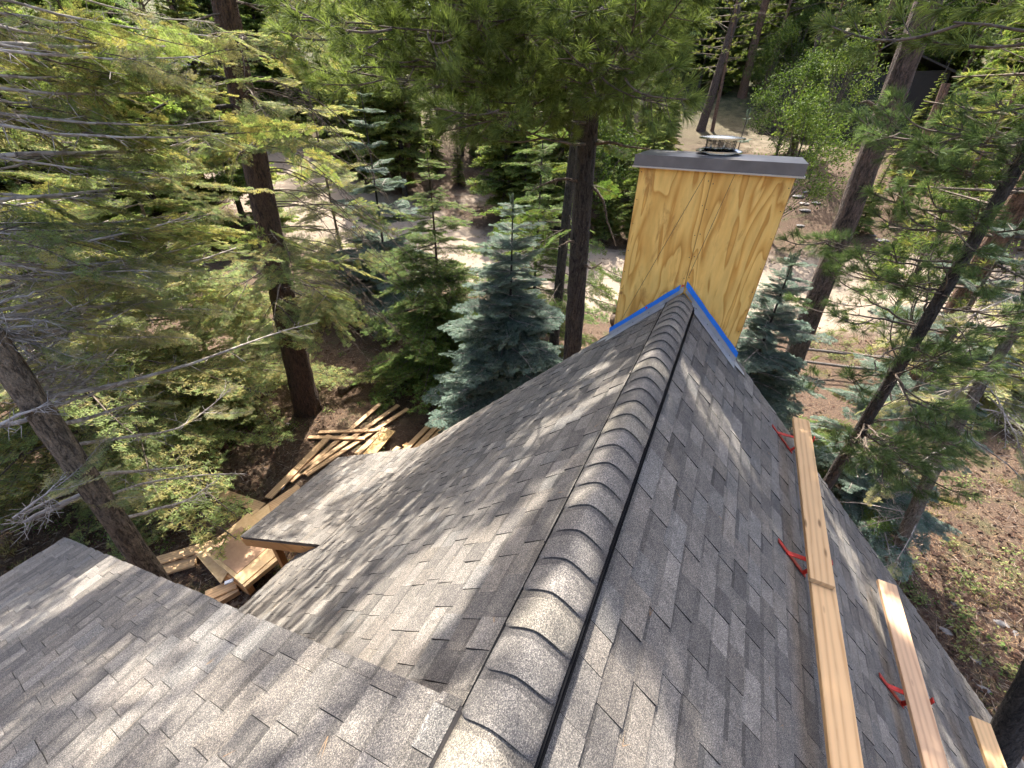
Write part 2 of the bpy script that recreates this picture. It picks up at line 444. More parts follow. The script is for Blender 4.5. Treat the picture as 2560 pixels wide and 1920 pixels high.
# ------------------------------------------------------------------ ground and road
def road_dist(x, y):
    """signed-ish distance to the middle of the dirt road that crosses behind the house"""
    px_pts = [(-60, 20.5), (-38, 23.5), (-25, 21.5), (-14, 20.5), (-6, 21.5), (2, 24.0), (10, 25.5), (22, 25.0), (40, 22), (60, 18)]
    best = np.full(np.shape(x), 1e9)
    for (ax, ay), (bx, by) in zip(px_pts[:-1], px_pts[1:]):
        dx, dy = bx - ax, by - ay; t = np.clip(((x - ax) * dx + (y - ay) * dy) / (dx * dx + dy * dy), 0, 1)
        best = np.minimum(best, np.hypot(x - ax - t * dx, y - ay - t * dy))
    return best
def build_ground():
    radii = [0.0]; r = 0.6
    while r < 45: radii.append(r); r += 0.28 if r < 16 else 0.45
    while r < 900: radii.append(r); r *= 1.09
    na = 300
    R_ = np.array(radii[1:]); A_ = np.linspace(0, 2 * math.pi, na, endpoint=False)
    X = np.outer(R_, np.cos(A_)); Y = np.outer(R_, np.sin(A_))
    Z = Gz(X, Y) + nr.normal(0, .012, X.shape)
    V = np.vstack([[[0, 0, float(Gz(0, 0))]], np.stack([X, Y, Z], -1).reshape(-1, 3)])
    faces = [(0, 1 + j, 1 + (j + 1) % na) for j in range(na)]
    for k in range(len(R_) - 1):
        a = 1 + k * na; b = a + na
        for j in range(na):
            q = (j + 1) % na
            faces.append((a + j, b + j, b + q, a + q))
    me = bpy.data.meshes.new('ground'); me.from_pydata(V.tolist(), [], faces)
    dust = np.clip(1.5 - road_dist(V[:, 0], V[:, 1]) / 4.2, 0, 1)
    for (px, py, rad) in ((1950, 350, 5.5), (1180, 500, 2.5), (640, 1500, 1.1)):
        P = gpt(px, py); dust = np.maximum(dust, .55 * np.exp(-((V[:, 0] - P[0]) ** 2 + (V[:, 1] - P[1]) ** 2) / rad ** 2))
    at_ = me.attributes.new('dust', 'FLOAT', 'POINT'); at_.data.foreach_set('value', dust)
    sh_ = np.clip((np.hypot(V[:, 0], V[:, 1]) - 40) / 16, 0, .92)
    at_ = me.attributes.new('shrub', 'FLOAT', 'POINT'); at_.data.foreach_set('value', sh_)
    me.polygons.foreach_set('use_smooth', [True] * len(me.polygons))
    me.materials.append(M['ground'])
    o = bpy.data.objects.new('ground', me); link(o); tag(o, kind='structure')
build_ground()

# ------------------------------------------------------------------ the house
TL, TR, TN = math.tan(math.radians(44.26)), math.tan(math.radians(44.66)), math.tan(math.radians(25.63))
Y_RAKE = 4.27
house = empty('cabin_house', (0, 2, -6.5), 'cabin with steep grey asphalt shingle roofs running toward the plywood chimney', 'house')

PAL = [((.138, .128, .117), 5), ((.168, .156, .141), 5), ((.152, .138, .123), 3), ((.112, .104, .097), 3), ((.195, .181, .163), 2), ((.178, .161, .140), 2), ((.156, .150, .141), 2)]
def tint(rg):
    t = rg.uniform(0, sum(w for _, w in PAL))
    for c, w in PAL:
        t -= w
        if t <= 0: break
    k = rg.uniform(.82, 1.14)
    return (c[0] * k, c[1] * k, c[2] * k, 1)

shingle_pieces = []          # (distance to camera, slope part, 8 points, colour)
def shingle_slope(part, O, down, nrm, a0, a1, length, seed, expo=.143):
    """courses of wedge-shaped tabs; O on the upper edge line at y=0, 'down' unit vector down the slope, courses along +Y"""
    rg = random.Random(seed); O = np.array(O, float); down = np.array(down, float); nrm = np.array(nrm, float)
    strip = []
    tot = 0
    while tot < 1.0:
        w = rg.choice((.10, .13, .15, .17, .2, .24)) * rg.uniform(.9, 1.1); strip.append(w); tot += w
    k = 0; s = length
    while s > .05:
        off = (k * .152 + rg.uniform(-.01, .01)) % tot
        y = a0 - off; j = 0
        wob = rg.uniform(-.003, .003)
        raised = False
        while y < a1:
            w = strip[j % len(strip)] * rg.uniform(.96, 1.04); j += 1
            raised = not raised if rg.random() < .85 else raised
            ya, yb = max(y, a0) + .0011, min(y + w, a1) - .0011; y += w
            if k % 1 == 0 and yb - ya < .015: continue
            if yb >= a1 - .003: yb += rg.uniform(-.004, .006)
            t = (.0125 if raised else .0075) * rg.uniform(.85, 1.2)
            s1 = s + wob + rg.uniform(-.0025, .0025); s0 = max(s1 - expo - .028, -.0)
            lean = rg.uniform(-.003, .003)
            P = []
            for zz0, zz1 in ((-.001, -.001), (.0012, t)):
                P += [O + down * s0 + nrm * zz0 + np.array([0, ya, 0]), O + down * (s1 + lean) + nrm * zz1 + np.array([0, ya, 0]),
                      O + down * (s1 - lean) + nrm * zz1 + np.array([0, yb, 0]), O + down * s0 + nrm * zz0 + np.array([0, yb, 0])]
            c = np.mean(P, 0)
            px, py = proj(c) if (c - CAM) @ FW > .2 else (-9e3, -9e3)
            vis = -150 < px < 2710 and -100 < py < 2050
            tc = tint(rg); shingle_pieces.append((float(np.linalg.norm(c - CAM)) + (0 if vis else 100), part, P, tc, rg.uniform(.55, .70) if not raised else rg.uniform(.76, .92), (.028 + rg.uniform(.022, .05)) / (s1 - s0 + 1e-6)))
        s -= expo; k += 1

def slope_deck(name, xa, za, xb, zb, y0, y1, thick=.06):
    m = MB(); d = np.array([xb - xa, 0, zb - za], float); L = np.linalg.norm(d); d /= L
    n = np.array([-d[2], 0, d[0]]);
    if n[2] < 0: n = -n
    A = np.array([xa, 0, za], float); B = np.array([xb, 0, zb], float)
    top = -.004
    P = [A + n * (top - thick), B + n * (top - thick), B + n * (top - thick), A + n * (top - thick), A + n * top, B + n * top, B + n * top, A + n * top]
    ys = (y0, y0, y1, y1, y0, y0, y1, y1)
    P = [p + np.array([0, y, 0]) for p, y in zip(P, ys)]
    m.hexa(P); o = m.build(name, M['felt'], house)
    return o, d, n, L

deckL, dL, nL, lenL = slope_deck('roof_slope', 0, 0, -4.23, -4.23 * TL, -2.5, Y_RAKE - .012)
deckL['label'] = 'sun-dappled left slope with narrow view of its courses'
deckR, dR, nR, lenR = slope_deck('roof_slope', 0, 0, 5.3, -5.3 * TR, -2.5, Y_RAKE - .012)
deckR['label'] = 'shaded right slope carrying the planks'
XN0, ZN0, XN1 = -.128, -.03, -5.35
ZN1 = ZN0 - (-XN1 + XN0) * TN
deckN, dN, nN, lenN = slope_deck('roof_slope', XN0, ZN0, XN1, ZN1, -4.2, .392)
deckN['label'] = 'nearest lower-pitched slope at the lower left'
PX0, PZ0, PX1, PZ1, PY0, PY1 = -3.50, -3.50 * TL + .02, -5.75, -4.63, 1.94, 4.09
deckP, dP, nP, lenP = slope_deck('porch_roof', PX0, PZ0, PX1, PZ1, PY0 + .01, PY1 - .01)
shingle_slope(deckL, (0, 0, 0), dL, nL, .2, Y_RAKE, lenL + .012, 3)
shingle_slope(deckR, (0, 0, 0), dR, nR, -.3, Y_RAKE, lenR + .012, 5)
shingle_slope(deckN, (XN0, 0, ZN0), dN, nN, -2.4, .40, lenN + .012, 8)
shingle_slope(deckP, (PX0, 0, PZ0), dP, nP, PY0, PY1, lenP + .012, 13)
shingle_pieces.sort(key=lambda q: q[0])
rest = {}
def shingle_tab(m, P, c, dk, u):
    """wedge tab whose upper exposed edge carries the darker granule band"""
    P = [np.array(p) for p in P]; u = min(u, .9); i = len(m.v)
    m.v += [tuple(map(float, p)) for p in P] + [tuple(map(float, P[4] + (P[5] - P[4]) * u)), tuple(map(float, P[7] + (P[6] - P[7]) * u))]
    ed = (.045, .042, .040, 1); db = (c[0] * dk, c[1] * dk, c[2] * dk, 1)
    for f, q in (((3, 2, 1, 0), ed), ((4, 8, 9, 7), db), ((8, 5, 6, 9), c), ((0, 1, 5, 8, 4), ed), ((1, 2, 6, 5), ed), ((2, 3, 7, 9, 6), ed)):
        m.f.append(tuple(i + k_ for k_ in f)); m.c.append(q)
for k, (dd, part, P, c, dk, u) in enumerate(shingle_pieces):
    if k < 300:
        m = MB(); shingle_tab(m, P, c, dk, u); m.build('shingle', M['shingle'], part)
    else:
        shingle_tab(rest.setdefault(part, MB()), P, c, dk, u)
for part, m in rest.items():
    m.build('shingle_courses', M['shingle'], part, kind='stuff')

# ridge vent and ridge caps
vm = MB()
for sgn in (-1, 1):
    pts = [(.012 * sgn, -.020), (.128 * sgn, -.066), (.128 * sgn, -.126), (.012 * sgn, -.012 - .03)]
    ys = (-2.0, 3.99)
    P = [(pts[3][0], ys[0], pts[3][1]), (pts[2][0], ys[0], pts[2][1]), (pts[2][0], ys[1], pts[2][1]), (pts[3][0], ys[1], pts[3][1]),
         (pts[0][0], ys[0], pts[0][1]), (pts[1][0], ys[0], pts[1][1]), (pts[1][0], ys[1], pts[1][1]), (pts[0][0], ys[1], pts[0][1])]
    vm.hexa(P)
ridge = vm.build('ridge_vent', M['vent'], house)
# fins of the vent's open edge
fm = MB()
for sgn in (-1, 1):
    fm.bar((.131 * sgn, -2, -.088), (.131 * sgn, 3.98, -.088), .006, .010)
    fm.bar((.131 * sgn, -2, -.110), (.131 * sgn, 3.98, -.110), .010, .008)
fm.build('vent_lip', M['vent'], ridge)

def ridge_cap(y1, rg, c):
    """curved cap, thick butt toward the camera (low y), tucked under the next one at its far end"""
    m = MB(); ns = 12; expo = .143
    y0 = y1 - expo - .004; yt = y1 + .03
    W = .119 + rg.uniform(-.002, .002)
    sk = rg.uniform(-.004, .004)
    rows = []
    for (yy, lift, inset) in ((y0, .016, .012), (y0 + .012, .017, .0), (y0 + .06, .012, 0), (y0 + .108, .008, 0), (yt, .0015, 0)):
        row = []
        for i in range(ns + 1):
            u = -1 + 2 * i / ns
            x = u * (W - inset * abs(u) ** 6)
            z = .034 - .094 * (abs(u) ** 1.6) + lift
            bow = .010 * (1 - u * u) * (1 if yy < y0 + .02 else 0)
            row.append((x, yy + sk * u - bow, z))
        rows.append(row)
    top = []
    for row in rows: top.append([len(m.v) + i for i in range(ns + 1)]); m.v += row
    bot = []
    for row in rows: bot.append([len(m.v) + i for i in range(ns + 1)]); m.v += [(x, y, z - .013) for x, y, z in row]
    for r in range(len(rows) - 1):
        for i in range(ns):
            m.f.append((top[r][i], top[r][i + 1], top[r + 1][i + 1], top[r + 1][i])); m.c.append(c if r < 3 else (c[0] * .6, c[1] * .6, c[2] * .62, 1))  # far strip painted darker, as shade from the overlapping cap
            m.f.append((bot[r][i + 1], bot[r][i], bot[r + 1][i], bot[r + 1][i + 1])); m.c.append(c)
        m.f.append((top[r][0], top[r + 1][0], bot[r + 1][0], bot[r][0])); m.c.append(c)
        m.f.append((top[r + 1][ns], top[r][ns], bot[r][ns], bot[r + 1][ns])); m.c.append(c)
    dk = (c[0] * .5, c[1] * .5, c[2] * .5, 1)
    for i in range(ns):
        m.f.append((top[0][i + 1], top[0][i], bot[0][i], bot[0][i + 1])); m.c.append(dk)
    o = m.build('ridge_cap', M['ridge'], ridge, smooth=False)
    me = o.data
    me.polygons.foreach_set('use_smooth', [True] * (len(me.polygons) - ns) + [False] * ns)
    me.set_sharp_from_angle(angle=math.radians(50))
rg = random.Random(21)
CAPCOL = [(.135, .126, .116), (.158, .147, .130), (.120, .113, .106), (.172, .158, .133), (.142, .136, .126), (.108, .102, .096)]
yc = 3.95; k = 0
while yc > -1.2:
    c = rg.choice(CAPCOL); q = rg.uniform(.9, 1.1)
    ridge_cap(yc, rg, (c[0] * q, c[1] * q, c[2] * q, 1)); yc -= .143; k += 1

# rake and eave trim, walls
m = MB()
m.bar((0.02, Y_RAKE - .03, -.13), (5.28, Y_RAKE - .03, -5.28 * TR - .11), .022, .15, (1, 0, 1)); m.build('rake_board', M['timber'], house)
m = MB()
m.bar((-.02, Y_RAKE - .03, -.13), (-4.2, Y_RAKE - .03, -4.2 * TL - .11), .022, .15, (-1, 0, 1)); m.build('rake_board', M['timber'], house)
m = MB(); m.bar((-.2, .372, ZN0 - .16), (XN1 + .03, .372, ZN1 - .125), .022, .13, (-1, 0, 2)); m.build('rake_board', M['wall'], house)
m = MB(); m.bar((-4.18, -2.4, -4.18 * TL - .15), (-4.18, Y_RAKE - .05, -4.18 * TL - .15), .022, .14); m.build('eave_board', M['timber'], house)
m = MB(); m.bar((XN1 + .02, -4.1, ZN1 - .14), (XN1 + .02, .35, ZN1 - .14), .022, .12); m.build('eave_board', M['wall'], house)
# walls (mostly out of sight under the eaves)
m = MB(); m.box(-3.75, -3.6, .1, 3.93, -6.8, -3.75 * TL - .08); m.build('wall', M['wall'], house)
m = MB(); m.box(4.75, 4.9, -2.4, 3.93, -6.8, -4.9 * TR - .08); m.build('wall', M['wall'], house)
m = MB()
i0 = [(-3.76, -6.8), (4.91, -6.8), (4.91, -4.91 * TR - .09), (0, -.09), (-3.76, -3.76 * TL - .09)]
n0 = len(i0)
m.v = [(x, 3.935, z) for x, z in i0] + [(x, 4.06, z) for x, z in i0]
m.f = [tuple(reversed(range(n0)))[::-1], tuple(range(2 * n0 - 1, n0 - 1, -1))] + [(j, (j + 1) % n0, n0 + (j + 1) % n0, n0 + j) for j in range(n0)]
m.c = [None] * len(m.f); m.build('gable_wall', M['wall'], house)
m = MB()
m.box(-4.9, -4.75, -4.0, .05, -6.8, ZN1 + .13); m.build('wall', M['wall'], house)
m = MB(); m.hexa([(-4.75, .06, -6.8), (-3.76, .06, -6.8), (-3.76, .095, -6.8), (-4.75, .095, -6.8),
                  (-4.75, .06, ZN0 - 4.62 * TN - .09), (-3.76, .06, ZN0 - 3.63 * TN - .09), (-3.76, .095, ZN0 - 3.63 * TN - .09), (-4.75, .095, ZN0 - 4.62 * TN - .09)]); m.build('wall', M['wall'], house)
m = MB()
m.hexa([(-4.23, .10, -4.23 * TL - .1), (-.14, .10, -.14 * TL - .1), (-.14, .14, -.14 * TL - .1), (-4.23, .14, -4.23 * TL - .1),
        (-4.23, .10, ZN0 - 4.1 * TN - .09), (-.14, .10, ZN0 - .09), (-.14, .14, ZN0 - .09), (-4.23, .14, ZN0 - 4.1 * TN - .09)])
m.build('wall', M['wall'], house)

# porch roof framing
m = MB(); m.bar((PX0 - .12, PY0 + .018, PZ0 - .22), (PX1 + .01, PY0 + .018, PZ1 - .135), .038, .15, (-1, 0, 2)); m.build('fascia', M['timber'], deckP)
m = MB(); m.bar((PX0 - .35, PY1 - .02, PZ0 - .33), (PX1 + .01, PY1 - .02, PZ1 - .135), .038, .15, (-1, 0, 2)); m.build('fascia', M['timber'], deckP)
m = MB(); m.bar((PX1 + .03, PY0 + .05, PZ1 - .145), (PX1 + .03, PY1 - .05, PZ1 - .145), .038, .14); m.build('fascia', M['lumber'], deckP)
m = MB(); m.bar((-5.0, PY0 + .06, -4.46), (-5.0, PY1 - .06, -4.46), .09, .14); m.build('beam', M['lumber'], deckP)
for yy in (PY0 + .12, PY1 - .12):
    m = MB(); m.bar((-5.0, yy, -6.55), (-5.0, yy, -4.535), .10, .10, (0, 1, 0)); m.build('post', M['post'], deckP, bevel=.004)

# ------------------------------------------------------------------ chimney
CHY, CX0, CX1, CT = 4.13, -.613, .579, 1.054
chim = empty('chimney', (0, CHY + .25, -6.5), 'plywood-clad chimney chase with dark metal cap at the end of the ridge', 'chimney')
CDEP = .55
m = MB(); m.box(CX0 + .016, CX1 - .016, CHY + .016, CHY + CDEP - .01, -6.9, CT); m.build('chase_core', M['plyedge'], chim)
SEAM = None
d = ray(1785, 425); t = CHY / d[1]; xs = CAM[0] + d[0] * t
for (xa, xb) in ((CX0 + .006, xs - .0025), (xs + .0025, CX1 - .006)):
    m = MB(); m.box(xa, xb, CHY, CHY + .0155, -2.0, CT - .002)
    p = m.build('plywood_panel', M['ply'], chim)
    for zz in np.arange(CT - .08, -.62, -.21):
        for xx in (xa + .018, xb - .018):
            if abs(xx) * 1.0 + zz < .1: continue
            nm = MB(); z2 = zz + rg.uniform(-.03, .03); nm.bar((xx, CHY - .0015, z2), (xx, CHY + .002, z2), .007, .007, (0, 0, 1)); nm.build('nail', M['nail'], p)
for (xa, xb) in ((CX0 - .0, CX0 + .0155), (CX1 - .0155, CX1)):
    m = MB(); m.box(xa, xb, CHY + .0165, CHY + CDEP, -6.9, CT - .002); m.build('plywood_panel', M['plyedge'], chim)
m = MB(); m.box(CX0 + .016, CX1 - .016, CHY + CDEP - .009, CHY + CDEP + .006, -6.9, CT - .002); m.build('plywood_panel', M['ply'], chim)
# thin dark diagonal lines on the face
def onface(px, py):
    d = ray(px, py); return CAM + d * (CHY - .001) / d[1]
for (a, b) in (((1770, 425), (1556, 795)), ((1840, 430), (1722, 690))):
    m = MB(); m.bar(onface(*a), onface(*b), .0035, .0012, (0, 1, 0)); m.build('thin_line', M['thin_dark'], chim)
# cap
m = MB(); e = .045
m.box(CX0 - e, CX1 + e, CHY - e, CHY + CDEP + e, CT - .005, CT + .082)
i = len(m.v)
xm, ym = (CX0 + CX1) / 2, CHY + CDEP / 2
m.v += [(CX0 - e, CHY - e, CT + .0825), (CX1 + e, CHY - e, CT + .0825), (CX1 + e, CHY + CDEP + e, CT + .0825), (CX0 - e, CHY + CDEP + e, CT + .0825), (xm, ym, CT + .10)]
m.f += [(i, i + 1, i + 4), (i + 1, i + 2, i + 4), (i + 2, i + 3, i + 4), (i + 3, i, i + 4)]; m.c += [None] * 4
capo = m.build('chase_cover', M['cap'], chim)
m = MB()
for (a, b) in (((CX0 - e - .006, CHY - e - .004), (CX1 + e + .006, CHY - e - .004)), ((CX1 + e + .004, CHY - e), (CX1 + e + .004, CHY + CDEP + e)), ((CX0 - e - .004, CHY - e), (CX0 - e - .004, CHY + CDEP + e))):
    m.bar((*a, CT - .009), (*b, CT - .009), .012, .012)
m.build('drip_edge', M['capedge'], capo)
# flue
fx, fy = None, CHY + .30
d = ray(1797, 380); t = fy / d[1]; fx = CAM[0] + d[0] * t
zb = CT + .10
zb -= .012
m = MB(); m.disc((fx, fy), .21, zb - .02, zb + .008, 36, .17); m.disc((fx, fy), .135, zb + .0082, zb + .03, 36); fl = m.build('flue_pipe', M['galv'], chim)
m = MB(); m.disc((fx, fy), .185, zb + .022, zb + .030, 40); m.disc((fx, fy), .185, zb + .0301, zb + .040, 40, .165); m.disc((fx, fy), .150, zb + .0402, zb + .048, 40, .140); m.build('flue_collar', M['galv'], fl, smooth=False)
for j in range(6):
    a = j * math.pi / 3 + .3
    m = MB(); m.bar((fx + .108 * math.cos(a), fy + .108 * math.sin(a), zb + .048), (fx + .108 * math.cos(a), fy + .108 * math.sin(a), zb + .118), .016, .004, (math.cos(a), math.sin(a), 0)); m.build('cap_strut', M['galv'], fl)
m = MB()
for zz in np.arange(zb + .06, zb + .118, .02):
    m.tube([(fx + .118 * math.cos(a), fy + .118 * math.sin(a), zz) for a in np.linspace(0, 2 * math.pi, 25)], [.0016] * 25, 4, False)
for a in np.linspace(0, 2 * math.pi, 28, endpoint=False):
    m.tube([(fx + .118 * math.cos(a), fy + .118 * math.sin(a), zb + .048), (fx + .118 * math.cos(a), fy + .118 * math.sin(a), zb + .118)], [.0014] * 2, 4, False)
m.build('spark_screen', M['nail'], fl)
m = MB(); m.disc((fx, fy), .182, zb + .117, zb + .129, 40); m.disc((fx, fy), .182, zb + .1292, zb + .140, 40, .09); m.build('flue_lid', M['galv'], fl)

# flashing on the roof against the chimney, blue tape along its upright leg
flash = empty('chimney_flashing', (0, CHY - .05, -.1), 'grey metal flashing with blue tape where roof meets chimney', 'flashing')
for sgn, T_, xe, dd, nn in ((-1, TL, CX0, dL, nL), (1, TR, CX1, dR, nR)):
    a = np.array([0.0, 0, 0]); L_ = abs(xe) * math.hypot(1, T_)
    o_ = np.array([0, 0, 0.]); h0 = .016
    s0 = .115; s1 = L_ + .03
    m = MB()
    P = []
    for q in (h0 - .003, h0):
        P += [o_ + dd * s0 + nn * q + np.array([0, CHY - .15, 0]), o_ + dd * s1 + nn * q + np.array([0, CHY - .15, 0]), o_ + dd * s1 + nn * q + np.array([0, CHY - .004, 0]), o_ + dd * s0 + nn * q + np.array([0, CHY - .004, 0])]
    m.hexa(P); fp = m.build('roof_leg', M['flash'], flash)
    m = MB()
    up = np.array([0, 0, 1.])
    b0 = nn * h0
    z0 = .0
    A = dd * (-.0) + b0; B = dd * s1 + b0
    m.hexa([A + [0, CHY - .007, 0], B + [0, CHY - .007, 0], B + [0, CHY - .003, 0], A + [0, CHY - .003, 0],
            A + [0, CHY - .007, .062], B + [0, CHY - .007, .062], B + [0, CHY - .003, .062], A + [0, CHY - .003, .062]]); m.build('wall_leg', M['flash'], flash)
    m = MB(); off = np.array([0, CHY - .011 - (.002 if sgn > 0 else 0), 0])
    A = b0 - dd * (.012 if sgn > 0 else -.05); B = dd * (s1 + .0) + b0
    ns_ = 14; prev = None
    for q in range(ns_ + 1):
        c_ = A + (B - A) * q / ns_ + off; jz, jy = rg.uniform(-.005, .005), rg.uniform(-.0035, .0)
        cur = [c_ + np.array([0, jy, .048 + rg.uniform(-.003, .003)]), c_ + np.array([0, jy + .0035, .048]), c_ + np.array([0, jy + .0035, .103 + jz]), c_ + np.array([0, jy - .001, .103 + jz])]
        if prev: m.hexa([prev[0], cur[0], cur[1], prev[1], prev[3], cur[3], cur[2], prev[2]])
        prev = cur
    tp = m.build('blue_tape', M['tape'], flash)
    for s in np.arange(.18, L_, .19):
        m = MB(); c = dd * s + nn * (h0 + .0005) + np.array([0, CHY - .035, 0]); m.bar(c, c + nn * .003, .011, .011, (0, 1, 0)); m.build('nail', M['nail'], fp)
    for s in ((.02, .42) if sgn < 0 else (.05,)):
        c = dd * s + b0 + np.array([0, CHY - .0135, .077]); m = MB(); m.bar(c, c + np.array([0, -.003, 0]), .018, .018); m.build('button', M['rednail'], tp)
    # wrapped tail at the lower end
    m = MB()
    E0 = dd * (s1 - .0) + nn * (h0 + .001); E1 = dd * (s1 + .16) + nn * (h0 + .001)
    m.hexa([E0 + [0, CHY - .075, 0], E1 + [0, CHY - .03, 0], E1 + [0, CHY + .01, 0], E0 + [0, CHY + .03, 0],
            E0 + [0, CHY - .075, .003], E1 + [0, CHY - .03, .003], E1 + [0, CHY + .01, .003], E0 + [0, CHY + .03, .003]]); m.build('flashing_tail', M['flash'], flash)

# ------------------------------------------------------------------ roof jacks and planks on the right slope
def plank(name, x0, x1, y0, y1, ztop, mat, label, th=.038):
    m = MB(); m.box(x0, x1, y0, y1, ztop - th, ztop)
    o = m.build(name, mat, None, bevel=.003); tag(o, label, 'plank', 'planks laid level across the roof jacks')
    return o
plank('scaffold_plank', 1.284, 1.424, 2.29, 4.22, -1.075, M['lumber'], 'uppermost orange plank nearest the chimney, overlapping the plank below it')
plank('scaffold_plank', 1.302, 1.442, -.6, 2.75, -1.115, M['lumber'], 'long pale plank running to the bottom edge from under the overlapping plank end')
plank('scaffold_plank', 2.272, 2.412, -.4, 3.49, -2.09, M['pink'], 'pinkish plank held by a lone red bracket, farther down the right slope')
plank('scaffold_plank', 3.295, 3.432, -.2, 3.20, -3.03, M['lumber'], 'short visible plank lowest on the roof at the bottom right corner')
def jack(x, y, plank_x0, plank_x1, zb_, label):
    """steel roof bracket: strap nailed to the slope, level arm under the plank, brace and end lip"""
    root = np.array([x, y, -x * TR]) + nR * .016
    o = empty('roof_jack', root, label, 'bracket', 'red steel roof brackets')
    m = MB(); m.bar(root - dR * .10, root + dR * .25, .036, .006, nR); m.build('strap', M['red'], o, bevel=.001)
    xr = x + .012
    arm0 = np.array([xr, y, zb_ - .004]); arm1 = np.array([plank_x1 + .012, y, zb_ - .004])
    m = MB(); m.bar(arm0, arm1, .036, .006); m.build('arm', M['red'], o, bevel=.001)
    m = MB(); m.bar(arm1 + [.001, 0, -.003], arm1 + [.001, 0, .060], .034, .006, (1, 0, 0)); m.build('lip', M['red'], o)
    m = MB(); b = root + dR * .22 + nR * .004
    m.bar(b, arm1 - [.05, 0, .005], .034, .006, (1, 0, 1)); m.build('brace', M['red'], o)
    return o
jack(1.145, 3.92, 1.284, 1.424, -1.113, 'red bracket closest to the chimney under the uppermost plank')
jack(1.165, 2.51, 1.284, 1.424, -1.153, 'red bracket beside the overlapping plank ends')
jack(2.155, 2.51, 2.272, 2.412, -2.128, 'red bracket under the pinkish plank near the bottom right')


# ------------------------------------------------------------------ foliage templates (shared meshes)
def np_mesh(name, V, T, mats, tip=None, midx=None, smooth=False):
    me = bpy.data.meshes.new(name)
    V = np.asarray(V, np.float32); T = np.asarray(T, np.int32)
    me.vertices.add(len(V)); me.vertices.foreach_set('co', V.ravel())
    me.loops.add(T.size); me.loops.foreach_set('vertex_index', T.ravel())
    me.polygons.add(len(T)); me.polygons.foreach_set('loop_start', np.arange(0, T.size, 3, dtype=np.int32))
    if tip is not None:
        a = me.attributes.new('tip', 'FLOAT', 'POINT'); a.data.foreach_set('value', np.asarray(tip, np.float32))
    for m_ in mats: me.materials.append(m_)
    if midx is not None: me.polygons.foreach_set('material_index', np.asarray(midx, np.int32))
    if smooth: me.polygons.foreach_set('use_smooth', np.ones(len(T), bool))
    me.update(calc_edges=True)
    return me
def unit(a): return a / (np.linalg.norm(a, axis=-1, keepdims=True) + 1e-9)

class Geo:
    """triangle soup of wood (slot 0) and needles or leaves (slot 1)"""
    def __init__(s): s.V = []; s.T = []; s.tip = []; s.m = []; s.n = 0
    def add(s, V, T, tip, m):
        V = np.asarray(V, float).reshape(-1, 3); T = np.asarray(T).reshape(-1, 3)
        s.V.append(V); s.T.append(T + s.n); s.tip.append(np.broadcast_to(tip, (len(V),)).astype(float)); s.m.append(np.full(len(T), m)); s.n += len(V)
    def twigs(s, A, B, r0, r1, seg=3, m=0):
        """prisms A->B"""
        A = np.asarray(A, float); B = np.asarray(B, float); n = len(A)
        if n == 0: return
        r0 = np.broadcast_to(r0, (n,)); r1 = np.broadcast_to(r1, (n,))
        d = unit(B - A); ref = np.where(np.abs(d[:, 2:3]) > .9, [[1, 0, 0]], [[0, 0, 1]]); x = unit(np.cross(d, ref)); y = np.cross(d, x)
        Vs = []
        for (P, r) in ((A, r0), (B, r1)):
            for j in range(seg):
                a = 2 * math.pi * j / seg; Vs.append(P + (math.cos(a) * x + math.sin(a) * y) * r[:, None])
        V = np.stack(Vs, 1)
        tri = []
        for j in range(seg):
            k = (j + 1) % seg; tri += [(j, k, seg + k), (j, seg + k, seg + j)]
        T = (np.arange(n)[:, None, None] * (2 * seg) + np.array(tri)[None]).reshape(-1, 3)
        s.add(V, T, 0.3, m)
    def tube(s, pts, rad, seg=6, m=0):
        pts = np.asarray(pts, float); s.twigs(pts[:-1], pts[1:], np.asarray(rad)[:-1], np.asarray(rad)[1:], seg, m)
    def needles(s, A, D, side, up, L, per, nl, nw, tips, rg_, lift=.3, m=1):
        """two-ranked needles along twigs A + D*L; arrays of n twigs"""
        n = len(A)
        if n == 0: return
        t = np.linspace(.06, 1.0, per)[None, :, None]
        base = A[:, None] + D[:, None] * (L[:, None, None] * t) + rg_.normal(0, .003, (n, per, 3))
        sg = np.where(np.arange(per) % 2 == 0, 1, -1)[None, :, None]
        nd = unit(D[:, None] * rg_.uniform(.25, .7, (n, per, 1)) + side[:, None] * sg + up[:, None] * rg_.uniform(-.65, .9, (n, per, 1)) + rg_.normal(0, .14, (n, per, 3)))
        ln = nl * rg_.uniform(.7, 1.1, (n, per, 1)) * (1 - .25 * t)
        w = D[:, None] * nw
        V = np.stack([base - w, base + w, base + nd * ln], 2)
        T = np.arange(n * per * 3).reshape(-1, 3)
        s.add(V, T, np.repeat(np.clip(tips[:, None] + .25 * t[:, :, 0], 0, 1).reshape(-1), 3), m)
    def mesh(s, name, mats):
        return np_mesh(name, np.vstack(s.V), np.vstack(s.T), mats, np.concatenate(s.tip), np.concatenate(s.m))

